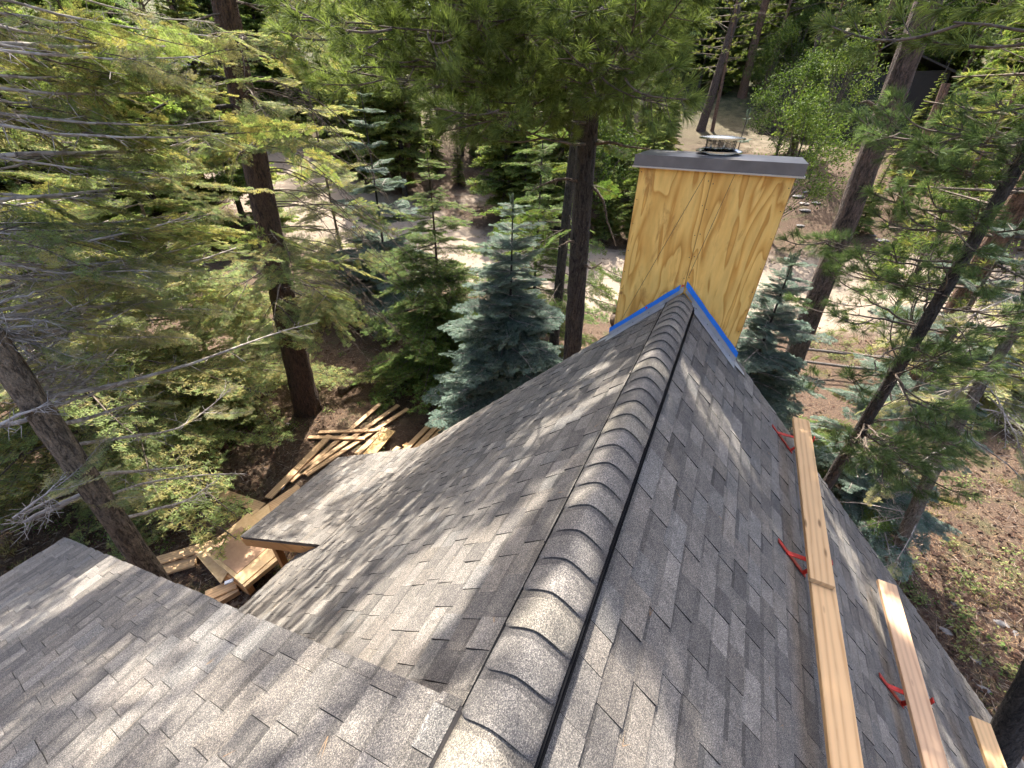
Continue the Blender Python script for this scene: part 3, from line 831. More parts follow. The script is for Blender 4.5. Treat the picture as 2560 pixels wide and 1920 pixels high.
def fir_branch(seed, L=1.4, nside=15, width=.42, sub=4, per=20, nl=.034, nw=.0050, droop=.10, bare=.1):
    g = np.random.default_rng(seed); G = Geo()
    t = np.linspace(0, 1, 9); ax = np.stack([L * t, .06 * L * np.sin(3 * t + seed), -droop * L * t ** 2 + .03 * np.sin(5 * t + seed)], 1)
    G.tube(ax, .010 * (1 - .8 * t) + .0015, 4)
    def axp(u): return np.stack([np.interp(u, t, ax[:, k]) for k in range(3)], -1)
    A2, B2 = [], []; TA, TD, TL_, TT = [], [], [], []
    for i in range(nside):
        for sg in (-1, 1):
            u = bare + (1 - bare) * (i + .5 * (sg > 0) + g.uniform(0, .4)) / nside
            if u > .985 or g.random() < .10: continue
            p = axp(np.array([u]))[0]
            l = width * (1 - .75 * u) * g.uniform(.7, 1.15) * (.55 + .45 * min(1, u / .25))
            d = unit(np.array([g.uniform(.45, .8), sg, g.uniform(-.22, .12)]))
            A2.append(p); B2.append(p + d * l); TA.append(p); TD.append(d); TL_.append(l); TT.append(.25 + .5 * u)
            ns = max(1, int(sub * l / .25))
            for j in range(ns):
                for s2 in (-1, 1):
                    v = (j + .6 + .3 * s2) / (ns + .6)
                    if g.random() < .12: continue
                    d2 = unit(d * g.uniform(.6, .9) + s2 * unit(np.cross([0, 0, 1.0], d)) * .8 + np.array([0, 0, g.uniform(-.15, .12)]))
                    l2 = l * .42 * (1 - .6 * v) * g.uniform(.7, 1.2) + .02
                    q = p + d * l * v
                    A2.append(q); B2.append(q + d2 * l2); TA.append(q); TD.append(d2); TL_.append(l2); TT.append(.45 + .45 * u * v)
    p = axp(np.array([.78]))[0]; TA.append(p); d = unit(ax[-1] - p); TD.append(d); TL_.append(np.linalg.norm(ax[-1] - p)); TT.append(.9)
    A2, B2 = np.array(A2), np.array(B2); TA, TD, TL_, TT = map(np.array, (TA, TD, TL_, TT))
    G.twigs(A2, B2, .0028, .0012, 3)
    up = np.tile([[0, 0, 1.0]], (len(TA), 1)); side = unit(np.cross(up, TD))
    longm = TL_ > .14
    G.needles(TA[longm], TD[longm], side[longm], up[longm], TL_[longm], int(per * 1.7), nl, nw, TT[longm], g)
    sm = ~longm
    G.needles(TA[sm], TD[sm], side[sm], up[sm], TL_[sm], per, nl, nw, TT[sm], g)
    return G
def tuft(G, P, d, n, L, w, g, spread=1.0, tip=.5):
    """brush of long pine needles, each a two-piece bent sliver"""
    x = unit(np.cross(d, [0.3, 0.2, 1.0])); y = np.cross(d, x)
    a = g.uniform(0, 2 * math.pi, n); e = np.abs(g.normal(0, .55, n)) * spread + .12
    back = g.uniform(0, .10, n)
    r = np.cos(a)[:, None] * x + np.sin(a)[:, None] * y
    nd = unit(d * np.cos(e)[:, None] + r * np.sin(e)[:, None])
    ln = L * g.uniform(.7, 1.1, n)[:, None]
    b = P - d * back[:, None]
    mid = b + nd * ln * .55
    nd2 = unit(nd + np.array([0, 0, -.28]) + g.normal(0, .08, (n, 3)))
    end = mid + nd2 * ln * .45
    s_ = unit(np.cross(nd, g.normal(0, 1, (n, 3)))) * w
    V = np.stack([b - s_ * .6, b + s_ * .6, mid - s_, mid + s_, end], 1)
    T = (np.arange(n)[:, None, None] * 5 + np.array([(0, 1, 3), (0, 3, 2), (2, 3, 4)])[None]).reshape(-1, 3)
    tv = np.repeat(np.clip(tip + g.uniform(-.4, .4, n), 0, 1), 5)
    G.add(V, T, tv, 1)
def pine_branch(seed, L=1.0, nt=9, nn=95, nl=.20, nw=.0028):
    g = np.random.default_rng(seed); G = Geo()
    t = np.linspace(0, 1, 8); ax = np.stack([L * t, .10 * L * np.sin(2.4 * t + seed), .12 * L * t ** 2 - .05 * np.sin(4 * t)], 1)
    G.tube(ax, .013 * (1 - .65 * t) + .002, 5)
    d = unit(ax[-1] - ax[-2]); tuft(G, ax[-1], d, nn, nl, nw, g)
    for i in range(nt - 1):
        u = .30 + .62 * (i + g.uniform(0, .6)) / (nt - 1); p = np.array([np.interp(u, t, ax[:, k]) for k in range(3)])
        sg = 1 if i % 2 else -1
        dd = unit(np.array([g.uniform(.4, .9), sg * g.uniform(.5, 1), g.uniform(-.15, .45)])); l = L * g.uniform(.18, .36) * (1.1 - .5 * u)
        q = p + dd * l; d2 = unit(dd + np.array([.2, 0, .35]))
        G.twigs([p], [q], .006, .004, 4); tuft(G, q, d2, int(nn * g.uniform(.7, 1)), nl, nw, g)
    return G
def spruce_branch(seed, L=.8):
    return fir_branch(seed, L, 15, .40, 6, 22, .028, .0055, -.03, .02)

def bare_branch_geo(G, pts, r0, ntw, g, tl=.35, seg=6, down=.3, sub=True):
    """a bare limb with stub twigs; pts in the object's space"""
    pts = np.asarray(pts, float); n = len(pts)
    t0 = np.linspace(0, 1, n); t = np.linspace(0, 1, max(9, n * 2))
    P = np.stack([np.interp(t, t0, pts[:, k]) for k in range(3)], 1)
    ker = P.copy(); ker[1:-1] = (P[:-2] + 2 * P[1:-1] + P[2:]) / 4; P = ker
    P[1:-1] += g.normal(0, .006, P[1:-1].shape)
    G.tube(P, r0 * (1 - .8 * t) + .002, seg)
    A, B = [], []
    for k in range(ntw):
        u = g.uniform(.12, .98); p = np.array([np.interp(u, t, P[:, c]) for c in range(3)])
        j = min(int(u * (len(t) - 1)), len(t) - 2); ax = unit(P[j + 1] - P[j])
        sd = unit(np.cross(ax, [0, 0, 1.0])) * (1 if g.random() < .5 else -1)
        d = unit(ax * g.uniform(.2, .8) + sd * g.uniform(.2, .9) + np.array([0, 0, -down + g.uniform(-.35, .45)])); l = tl * g.uniform(.35, 1.2) * (1.1 - .6 * u)
        m_ = p + d * l * .5; e = m_ + unit(d + g.normal(0, .35, 3)) * l * .5
        A += [p, m_]; B += [m_, e]
        if sub and g.random() < .6:
            d3 = unit(d + g.normal(0, .7, 3)); A.append(m_); B.append(m_ + d3 * l * .4)
    if A: G.twigs(A, B, .0042, .0022, 3)
    return P

FIR = [fir_branch(100 + k, 1.2 + .15 * k, 13 + k, .40 + .03 * k).mesh('fir_spray', [M['twig_dark'], M['fir']]) for k in range(4)]
FIRL = [fir_branch(140 + k, 1.1 + .15 * k, 12 + k, .42 + .03 * k).mesh('low_fir_spray', [M['twig'], M['fir_low']]) for k in range(3)]
GREEN = [fir_branch(160 + k, .95 + .12 * k, 12, .40, 4, 20).mesh('green_fir_spray', [M['twig_dark'], M['green']]) for k in range(3)]
BLUE = [spruce_branch(180 + k, .75 + .12 * k).mesh('spruce_spray', [M['twig'], M['blue']]) for k in range(3)]
PINE = [pine_branch(200 + k, .95 + .12 * k, 7 + k % 3).mesh('pine_spray', [M['twig_dark'], M['pine']]) for k in range(3)]
PINED = [pine_branch(240 + k, 1.1, 12, 170, .20, .0065).mesh('dense_pine_spray', [M['twig_dark'], M['pine']]) for k in range(2)]  # tufts thickened for out-of-frame limbs, to give harder dapples of shade
PINEC = [pine_branch(220 + k, .85 + .12 * k, 8 + k % 3, 70, .20, .0024).mesh('cool_pine_spray', [M['twig_dark'], M['pine_cool']]) for k in range(3)]

def basis_mat(pos, d, roll=0.0, sc=1.0, up=(0, 0, 1)):
    x = unit(np.array(d, float)); u = np.array(up, float); y = unit(np.cross(u, x)); z = np.cross(x, y)
    c, s_ = math.cos(roll), math.sin(roll); y, z = c * y + s_ * z, -s_ * y + c * z
    m_ = Matrix.Identity(4)
    for i in range(3): m_[i][0] = x[i] * sc; m_[i][1] = y[i] * sc; m_[i][2] = z[i] * sc; m_[i][3] = float(pos[i])
    return m_
def place(mesh, name, parent, pos, d, roll=0.0, sc=1.0):
    o = bpy.data.objects.new(name, mesh); link(o, parent)
    o.matrix_basis = Matrix.Translation(-origin(parent)) @ basis_mat(pos, d, roll, sc)
    return o

# ------------------------------------------------------------------ trunks
def trunk_mesh(P0, P1, r0, r1, g, flare=1.35, seg=18, wob=.03):
    P0, P1 = np.array(P0, float), np.array(P1, float); L = np.linalg.norm(P1 - P0); n = max(8, int(L / .22))
    t = np.linspace(0, 1, n + 1)
    cen = P0 + (P1 - P0) * t[:, None]; ph = g.uniform(0, 6, 4)
    cen[:, 0] += wob * (np.sin(3.1 * t * 2 + ph[0]) - math.sin(ph[0])); cen[:, 1] += wob * (np.sin(2.3 * t * 2 + ph[1]) - math.sin(ph[1]))
    rad = r0 + (r1 - r0) * t; rad = rad * (1 + (flare - 1) * np.exp(-t * L / .35))
    a = np.linspace(0, 2 * math.pi, seg, endpoint=False)
    lob = 1 + .035 * np.sin(3 * a + ph[2])[None] + .03 * np.sin(5 * a[None] + 6 * t[:, None] + ph[3]) + g.normal(0, .028, (n + 1, seg))
    lob = lob * (1 + (flare - 1) * .45 * np.exp(-t * L / .3)[:, None] * np.sin(5 * a + ph[0])[None])
    V = cen[:, None] + (rad[:, None] * lob)[:, :, None] * np.stack([np.cos(a), np.sin(a), 0 * a], -1)[None]
    idx = np.arange((n + 1) * seg).reshape(n + 1, seg); T = []
    A, B = idx[:-1], np.roll(idx, -1, 1)[:-1]; C_, D_ = np.roll(idx, -1, 1)[1:], idx[1:]
    T = np.concatenate([np.stack([A, B, C_], -1).reshape(-1, 3), np.stack([A, C_, D_], -1).reshape(-1, 3)])
    return V.reshape(-1, 3), T
def make_trunk(tree, P0, P1, r0, r1, mat, seed, flare=1.35, wob=.03, name='trunk', seg=18):
    g = np.random.default_rng(seed); V, T = trunk_mesh(P0, P1, r0, r1, g, flare, seg, wob)
    me = np_mesh(name, V - np.array(origin(tree)), T, [mat], smooth=True)
    return link(bpy.data.objects.new(name, me), tree)
def trunk_line(base_px, top_px, rng, ztop):
    """vertical-ish stem seen through two photo points at one range, run from the ground to ztop"""
    A = at(*base_px, rng); B = at(*top_px, rng); d = (B - A) / (B[2] - A[2])
    z0 = float(Gz(A[0], A[1])) - .1
    P0 = A + d * (z0 - A[2]); P0[2] = float(Gz(P0[0], P0[1])) - .1
    return P0, A + d * (ztop - A[2])
def on_line(P0, P1, z): 
    t = (z - P0[2]) / (P1[2] - P0[2]); return P0 + (P1 - P0) * t

def limb(tree, mat, A, B, r, g, sprays, nsp, start=.35, ntw=10, sag=.06, sc=(.8, 1.2), name='limb', tl=.3, downz=-.12):
    """a limb from A on the trunk to B with leafy sprays as its sub-parts"""
    A, B = np.array(A, float), np.array(B, float); L = np.linalg.norm(B - A)
    t = np.linspace(0, 1, 6); P = A + (B - A) * t[:, None]; P[:, 2] -= sag * L * 4 * t * (1 - t)
    sd = unit(np.cross(B - A, [0, 0, 1.0])); P += sd * (L * .05 * g.normal() * np.sin(math.pi * t))[:, None]
    G = Geo(); org = np.array(origin(tree)); bare_branch_geo(G, P - org, r, ntw, g, tl)
    lo = link(bpy.data.objects.new(name, G.mesh(name, [mat])), tree)
    for k in range(nsp):
        u = start + (1 - start) * (k + g.uniform(.2, .8)) / nsp if k < nsp - 1 else .97
        p = np.array([np.interp(u, t, P[:, c]) for c in range(3)]); j = min(int(u * 5), 4); ax = unit(P[j + 1] - P[j])
        sgn = 1 if k % 2 else -1
        if k == nsp - 1: d = ax + g.normal(0, .12, 3)
        else: d = ax * g.uniform(.5, 1.0) + sd * sgn * g.uniform(.4, .95)
        d = unit(d); d[2] += downz + g.uniform(-.32, .25)
        place(sprays[int(g.integers(len(sprays)))], 'spray', lo, p, d, g.normal(0, .6), g.uniform(*sc) * (1.05 - .3 * u))
    return lo

def tree_root(name, P0, label, group=None, cat='tree'):
    return empty(name, (P0[0], P0[1], P0[2] + .1), label, cat, group)

# ------------------------------------------------------------------ crowns for whole trees (one shared mesh each)
def merge_branch(G, V, T, tip, m, M4):
    G.add(V @ M4[:3, :3].T + M4[:3, 3], T, tip, 0); G.m[-1] = m
def lod_fir_branch(seed, L):
    return fir_branch(seed, L, int(8 * L) + 4, .46 * L + .1, 2, 8, .10, .016, .12, .05)
def crown_fir(seed, H=13.0, z0=2.0, R=2.4, nb=150, mat='far', pend=.0, topp=.9):
    g = np.random.default_rng(seed); G = Geo()
    br = []
    for k in range(3):
        b = lod_fir_branch(seed * 7 + k, 1.0); br.append((np.vstack(b.V), np.vstack(b.T), np.concatenate(b.tip), np.concatenate(b.m)))
    for i in range(nb):
        u = (i + g.uniform(0, 1)) / nb; z = z0 + (H - z0) * u ** topp
        r = R * (1 - u) ** .85 * g.uniform(.65, 1.15) + .25; a = i * 2.399 + g.uniform(-.5, .5)
        d = np.array([math.cos(a), math.sin(a), g.uniform(-.25, .15) + .3 * u]); V, T, tp, m_ = br[i % 3]
        M4 = np.array(basis_mat((0, 0, z), d, g.normal(0, .2), r)); merge_branch(G, V, T, tp, m_, M4)
    return G.mesh('crown', [M['twig_dark'], M[mat]])
def crown_pine(seed, H=15.0, z0=5.0, R=2.6, nb=70, mat='far', nl=.22, nw=.006, per=26, nt=7):
    g = np.random.default_rng(seed); G = Geo()
    for i in range(nb):
        u = (i + g.uniform(0, 1)) / nb; z = z0 + (H - z0) * u; prof = math.sin(math.pi * min(1, .25 + .75 * u)) ** .6
        r = R * prof * g.uniform(.55, 1.1) + .3; a = i * 2.399 + g.uniform(-.5, .5)
        A = np.array([0, 0, z]); d = np.array([math.cos(a), math.sin(a), g.uniform(-.1, .45)]); B = A + d * r
        G.twigs([A], [B], .035, .012, 4)
        for k in range(nt):
            q = A + d * r * g.uniform(.4, 1.0) + g.normal(0, .22 * r / 2, 3) * np.array([1, 1, .6]); dd = unit(d + g.normal(0, .4, 3) + np.array([0, 0, .4]))
            G.twigs([A + d * r * .6], [q], .008, .004, 3); tuft(G, q, dd, per, nl, nw, g, 1.15)
    return G.mesh('crown', [M['twig_dark'], M[mat]])
def crown_oak(seed, H=7.0, z0=1.5, R=2.6, nleaf=7000):
    g = np.random.default_rng(seed); G = Geo()
    cl = []
    for i in range(34):
        a = g.uniform(0, 6.28); z = g.uniform(z0, H); r = R * math.sqrt(g.uniform(.05, 1)) * math.sin(math.pi * min(.95, .25 + .7 * (z - z0) / (H - z0)))
        p = np.array([r * math.cos(a), r * math.sin(a), z]); cl.append(p)
        G.twigs([np.array([0, 0, z * .45])], [p], .03, .008, 4)
    cl = np.array(cl); idx = g.integers(0, len(cl), nleaf)
    P = cl[idx] + g.normal(0, .33, (nleaf, 3)); d = unit(g.normal(0, 1, (nleaf, 3))); s_ = unit(np.cross(d, g.normal(0, 1, (nleaf, 3))))
    l = g.uniform(.05, .09, (nleaf, 1)); V = np.stack([P, P + d * l + s_ * l * .45, P + d * l * 2, P + d * l - s_ * l * .45], 1)
    T = (np.arange(nleaf)[:, None, None] * 4 + np.array([(0, 1, 2), (0, 2, 3)])[None]).reshape(-1, 3)
    G.add(V, T, np.repeat(g.uniform(0, 1, nleaf), 4), 1)
    return G.mesh('crown', [M['twig_dark'], M['leaf']])
CR_FIR = [crown_fir(31, 13, 1.6, 2.5, 115), crown_fir(32, 15, 3.0, 2.3, 115, 'far2'), crown_fir(33, 11, .8, 2.2, 105)]
CR_PINE = [crown_pine(41, 16, 5.5, 2.8), crown_pine(42, 14, 4.0, 2.5)]
CR_OAK = [crown_oak(51)]
def unit_trunk(seed, H, r):
    V, T = trunk_mesh((0, 0, -.3), (0, 0, H), r, .02, np.random.default_rng(seed), 1.3, 10, .05); return V, T
TRK = {}
for nm, H, r, mt in (('fir', 13.5, .17, 'bark_dark'), ('pine', 15, .19, 'bark_red'), ('oak', 6, .12, 'bark_dark')):
    V, T = unit_trunk(H * 3 > 0 and 5, H, r); TRK[nm] = np_mesh('trunk', V, T, [M[mt]], smooth=True)
def far_tree(kind, P, sc, rot, label, group, var):
    o = empty({'fir': 'fir_tree', 'pine': 'pine_tree', 'oak': 'oak_tree'}[kind], P, label, 'tree', group)
    o.rotation_euler = (rnd.uniform(-.03, .03), rnd.uniform(-.03, .03), rot); o.scale = (sc, sc, sc * rnd.uniform(.92, 1.1))
    link(bpy.data.objects.new('trunk', TRK[kind]), o)
    link(bpy.data.objects.new('crown', {'fir': CR_FIR, 'pine': CR_PINE, 'oak': CR_OAK}[kind][var]), o)
    return o

# ------------------------------------------------------------------ tree A: fir at the left edge, stem crossing the lower left
g = np.random.default_rng(301)
A0, A1 = trunk_line((372, 1420), (30, 940), 5.9, 9.0)
tA = tree_root('fir_tree', A0, 'near fir whose furrowed leaning trunk rises behind the lower left roof corner')
make_trunk(tA, A0, A1, .135, .07, M['bark_fir'], 302, 1.2)
heroA = [  # limbs seen in the photograph: (points), range at trunk, range at tip
    ([(-60, 500), (190, 485), (295, 472), (418, 443)], 6.6), ([(-40, 560), (127, 561), (262, 561), (422, 540)], 6.8),
    ([(-60, 640), (169, 656), (380, 671), (506, 650), (590, 620)], 7.0), ([(-30, 796), (190, 771), (359, 750)], 6.9),
    ([(-20, 845), (127, 830), (295, 819)], 7.3), ([(101, 997), (253, 971), (422, 929), (591, 870), (709, 824), (793, 807)], 7.6),
    ([(120, 1022), (253, 975), (380, 938)], 7.2), ([(177, 1113), (337, 1089), (456, 1077), (578, 971)], 7.4),
    ([(236, 1184), (359, 1178), (456, 1165)], 7.0), ([(250, 1245), (380, 1200), (544, 1184), (612, 1184)], 7.4),
    ([(316, 1294), (464, 1254), (544, 1199)], 7.3), ([(140, 1065), (270, 1030), (380, 992)], 7.0),
    ([(160, 118), (245, 118), (338, 97), (401, 63)], 7.6), ([(100, 385), (211, 382), (359, 380), (464, 359), (502, 329)], 7.4),
    ([(-30, 1075), (60, 1030), (110, 1015)], 5.6), ([(0, 1310), (100, 1250), (165, 1190)], 5.7), ([(20, 1320), (150, 1270), (230, 1230)], 6.0)]
for k, (pts, rt) in enumerate(heroA):
    n = len(pts); P = [at(x, y, 5.9 + (rt - 5.9) * j / (n - 1)) for j, (x, y) in enumerate(pts)]
    first = P[0]; zt = first[2]; tr = on_line(A0, A1, zt - .05)
    if np.linalg.norm(tr - first) > .3: P = [tr] + P
    G = Geo(); org = np.array(origin(tA)); bare_branch_geo(G, np.array(P) - org, .017 + .004 * (k % 3), 26, g, .42, 7, .25)
    lo = link(bpy.data.objects.new('limb', G.mesh('limb', [M['twig']])), tA)
    Pn = np.array(P); L = np.linalg.norm(Pn[-1] - Pn[0]); ax = unit(Pn[-1] - Pn[-2]); sd = unit(np.cross(ax, [0, 0, 1.0]))
    nsp = 0 if k in (8, 9, 10, 14) else 5 if k < 5 or k in (12, 13) else 3
    for j in range(nsp):
        u = .55 + .45 * (j + .5) / nsp; tt = np.linspace(0, 1, len(Pn)); p = np.array([np.interp(u, tt, Pn[:, c]) for c in range(3)])
        d = unit(ax * g.uniform(.5, 1) + sd * (1 if j % 2 else -1) * g.uniform(.3, .9)); d[2] -= .15
        place((FIR if pts[0][1] < 700 else FIRL)[int(g.integers(3))], 'spray', lo, p, d, g.normal(0, .25), g.uniform(.55, .9) if k < 5 else g.uniform(.4, .65))
# leafy limbs of tree A filling the left of the picture
targets = []
for k in range(64):
    y = g.uniform(20, 960); xmax = 600 - 130 * abs((y - 300) / 600) if y < 560 else max(120, 540 - .75 * (y - 560))
    targets.append((g.uniform(30, xmax), y, g.uniform(5.6, 8.0)))
for (x, y, r_) in targets:
    B = at(x, y, r_); tr = on_line(A0, A1, min(8, B[2] + g.uniform(-.1, .5)))
    L = np.linalg.norm(B - tr)
    if L > 4.6: B = tr + (B - tr) * 4.6 / L
    limb(tA, M['twig'], tr, B, .014 + .003 * g.random(), g, FIR if y < 620 else FIRL, 4 if y < 720 else 2, .5, 22, sc=(.5, .85) if y < 720 else (.35, .6), tl=.4)
# foliage overhead, out of frame
for k in range(4):
    z = g.uniform(2.0, 8.5); a = g.uniform(-2.2, 2.0); r_ = g.uniform(1.6, 3.0) * (1.1 - z / 12)
    tr = on_line(A0, A1, z); limb(tA, M['twig'], tr, tr + np.array([math.cos(a) * r_, math.sin(a) * r_, -.2]), .016, g, FIR, 4, .3, 6)

for k in range(24):  # limbs added out of frame to throw shade on the near roof
    z = g.uniform(4.2, 8.8); a = g.uniform(.45, 2.1); r_ = g.uniform(1.4, 3.9)
    tr = on_line(A0, A1, z); limb(tA, M['twig'], tr, tr + np.array([math.cos(a) * r_, math.sin(a) * r_, -.1]), .016, g, FIR, 6, .25, 6, sc=(.8, 1.25))

# ------------------------------------------------------------------ tree B: the big dark fir left of centre
B0 = gpt(770, 1028); 
rB = math.hypot(B0[0] - CAM[0], B0[1] - CAM[1])
Bt = at(574, 42, rB); B1 = B0 + (Bt - B0) * 1.7; B0 = B0 - np.array([0, 0, .12])
tB = tree_root('fir_tree', B0, 'large dark-barked fir with thick trunk standing beside the scattered lumber')
make_trunk(tB, B0, B1, .36, .13, M['bark_big'], 312, 1.25, .05, seg=22)
g = np.random.default_rng(313)
for k in range(30):
    z = B0[2] + g.uniform(4.0, 13.0); tr = on_line(B0, B1, z); a = g.uniform(-1.9, 1.9); r_ = g.uniform(1.2, 2.5)
    limb(tB, M['twig_dark'], tr, tr + np.array([math.cos(a) * r_, math.sin(a) * r_, g.uniform(-.7, -.05)]), .02, g, FIR, 5, .4, 16, -.03)
# its bare drooping lower limbs on the right side
for k in range(30):
    z = B0[2] + g.uniform(3.2, 8.5); tr = on_line(B0, B1, z); r_ = g.uniform(1.6, 3.6); a = g.uniform(-.5, 1.1)
    d = math.cos(a) * RT * r_ + math.sin(a) * np.array([-math.sin(YAW), math.cos(YAW), 0]) * r_ * .6
    P = [tr + d * u + np.array([0, 0, .25 * math.sin(2.2 * u) - (1.2 + .3 * r_) * u * u]) for u in np.linspace(0, 1, 7)]
    G = Geo(); bare_branch_geo(G, np.array(P) - np.array(origin(tB)), .014, 34, g, .55, 5, .35)
    link(bpy.data.objects.new('bare_limb', G.mesh('bare_limb', [M['twig_dark']])), tB)
for pts in ([(633, 240), (548, 186), (506, 203), (422, 253), (338, 304)], [(640, 150), (540, 158), (450, 150), (430, 152)], [(628, 270), (545, 262), (470, 290), (445, 340)]):
    P = [at(x, y, rB - .25 * j) for j, (x, y) in enumerate(pts)]
    G = Geo(); bare_branch_geo(G, np.array(P) - np.array(origin(tB)), .05, 22, g, .7, 7, .5)
    link(bpy.data.objects.new('bare_limb', G.mesh('bare_limb', [M['bark_dark']])), tB)

# ------------------------------------------------------------------ tree C: pine behind the roof, left of the chimney, crown overhead
C0, C1 = trunk_line((1436, 870), (1482, 300), 7.6, 13.0)
tC = tree_root('pine_tree', C0, 'dark straight pine trunk just left of the chimney with long needles hanging over the top')
make_trunk(tC, C0, C1, .195, .09, M['bark_dark'], 322, 1.2)
g = np.random.default_rng(323)
for k in range(62):
    x = g.uniform(850, 1640); y = g.uniform(-150, 330 - 150 * abs(x - 1250) / 400 if x < 1500 else 200); r_ = g.uniform(4.6, 8.2)
    B = at(x, y, r_); tr = on_line(C0, C1, B[2] + g.uniform(-.3, .5)); L = np.linalg.norm(B - tr)
    if L > 3.6: B = tr + (B - tr) * 3.6 / L
    limb(tC, M['twig_dark'], tr, B, .022, g, PINE, 4, .45, 5, .02, (.8, 1.15), downz=-.05)
for k in range(24):  # unseen upper limbs put in to dapple the roof with shade
    z = g.uniform(3.5, 12.8); a = g.uniform(-1.7, 1.7); r_ = g.uniform(1.0, 3.0) * (1.15 - z / 16); tr = on_line(C0, C1, z)
    limb(tC, M['twig_dark'], tr, tr + np.array([math.cos(a) * r_, math.sin(a) * r_, .2]), .022, g, PINED, 4, .35, 4, .02, (.9, 1.2), downz=.05)
for k in range(9):  # out-of-frame limbs added leftward to mottle the left slopes with shade
    z = g.uniform(5.0, 12.6); a = math.pi + g.uniform(-.9, .9); r_ = g.uniform(1.4, 3.4); tr = on_line(C0, C1, z)
    limb(tC, M['twig_dark'], tr, tr + np.array([math.cos(a) * r_, math.sin(a) * r_, .2]), .022, g, PINE, 4, .35, 4, .02, (.9, 1.2), downz=.05)
for pts in ([(1450, 455), (1410, 445), (1370, 455), (1335, 475)], [(1440, 605), (1425, 602), (1395, 618)], [(1490, 360), (1530, 355), (1590, 370), (1640, 378)], [(1482, 470), (1505, 490), (1520, 560), (1540, 615)],
            [(1450, 245), (1400, 258), (1350, 275), (1320, 280)], [(1460, 660), (1480, 672), (1505, 655)]):
    P = [at(x, y, 7.5 - .12 * j) for j, (x, y) in enumerate(pts)]
    G = Geo(); bare_branch_geo(G, np.array(P) - np.array(origin(tC)), .026, 7, g, .22, 6, .1)
    link(bpy.data.objects.new('dead_branch', G.mesh('dead_branch', [M['log']])), tC)
# slimmer stem behind it
C20, C21 = trunk_line((1405, 690), (1432, 430), 12.0, 8.0)
tC2 = tree_root('fir_tree', C20, 'slim dark fir stem directly behind the pine left of the chimney')
make_trunk(tC2, C20, C21, .17, .05, M['bark_dark'], 325)
g = np.random.default_rng(326)
for k in range(34):
    z = g.uniform(-3.5, 6.5); a = g.uniform(0, 6.28); r_ = g.uniform(.8, 2.0) * (1 - z / 14); tr = on_line(C20, C21, z)
    limb(tC2, M['twig_dark'], tr, tr + np.array([math.cos(a) * r_, math.sin(a) * r_, -.25]), .014, g, GREEN, 4, .3, 6, .0)

# ------------------------------------------------------------------ tree D: tall pine right of the chimney
D0, D1 = trunk_line((2020, 800), (2335, 10), 9.6, 15.0)
tD = tree_root('pine_tree', D0, 'tall thick pine trunk right of the chimney, leaning up to the top edge')
make_trunk(tD, D0, D1, .205, .11, M['bark_pine'], 332, 1.2, .06, seg=22)
g = np.random.default_rng(333)
for k in range(60):
    z = g.uniform(5.5, 15.0); a = g.uniform(0, 6.28); r_ = g.uniform(1.2, 3.4) * (1.2 - z / 22); tr = on_line(D0, D1, z)
    limb(tD, M['twig_dark'], tr, tr + np.array([math.cos(a) * r_, math.sin(a) * r_, .1]), .024, g, PINED, 4, .35, 3, .02, (.95, 1.25), downz=.02)
for pts in ([(2205, 300), (2185, 262), (2160, 255), (2150, 256)], [(2290, 110), (2275, 75), (2265, 90)], [(2175, 350), (2168, 340), (2160, 335)]):
    P = [at(x, y, 9.5 - .1 * j) for j, (x, y) in enumerate(pts)]
    G = Geo(); bare_branch_geo(G, np.array(P) - np.array(origin(tD)), .035, 3, g, .15, 6, .1)
    link(bpy.data.objects.new('dead_branch', G.mesh('dead_branch', [M['log']])), tD)

# ------------------------------------------------------------------ tree E: young pine with long soft needles right of the roof
E0, E1 = trunk_line((2166, 1040), (2420, 600), 6.6, 5.0)
tE = tree_root('pine_tree', E0, 'young pine with slender dark stem and long needle tufts right of the roof')
make_trunk(tE, E0, E1, .09, .035, M['bark_dark'], 342, 1.1)
g = np.random.default_rng(343)
for k in range(30):
    y = g.uniform(690, 1220); x = g.uniform(2010 + .25 * (y - 690), 2330 + .1 * (y - 690)); r_ = g.uniform(5.6, 7.2)
    B = at(x, y, r_); tr = on_line(E0, E1, B[2] - g.uniform(-.1, .4)); L = np.linalg.norm(B - tr)
    if L > 2.0: B = tr + (B - tr) * 2.0 / L
    if math.hypot(B[0] - 2, 0) < 99 and B[2] < -abs(B[0]) * TR + .35 and B[1] < 4.6 and B[0] < 5.4: continue
    limb(tE, M['twig_dark'], tr, B, .013, g, PINEC, 2, .45, 3, .0, (.6, .9), downz=.0)
for (x, y) in ((2150, 625), (2060, 600), (2200, 690), (2330, 320), (2420, 430), (2260, 330), (2500, 250), (2480, 380), (2540, 480), (2350, 520), (2440, 560), (2530, 680), (2500, 780), (2420, 830), (2340, 730), (2240, 330), (2370, 420), (2550, 350), (2300, 560)):
    B = at(x, y, g.uniform(5.4, 6.8)); tr = on_line(E0, E1, B[2] - .1); limb(tE, M['twig_dark'], tr, B, .013, g, PINEC, 3, .5, 3, .04, (.6, .9), downz=.0)

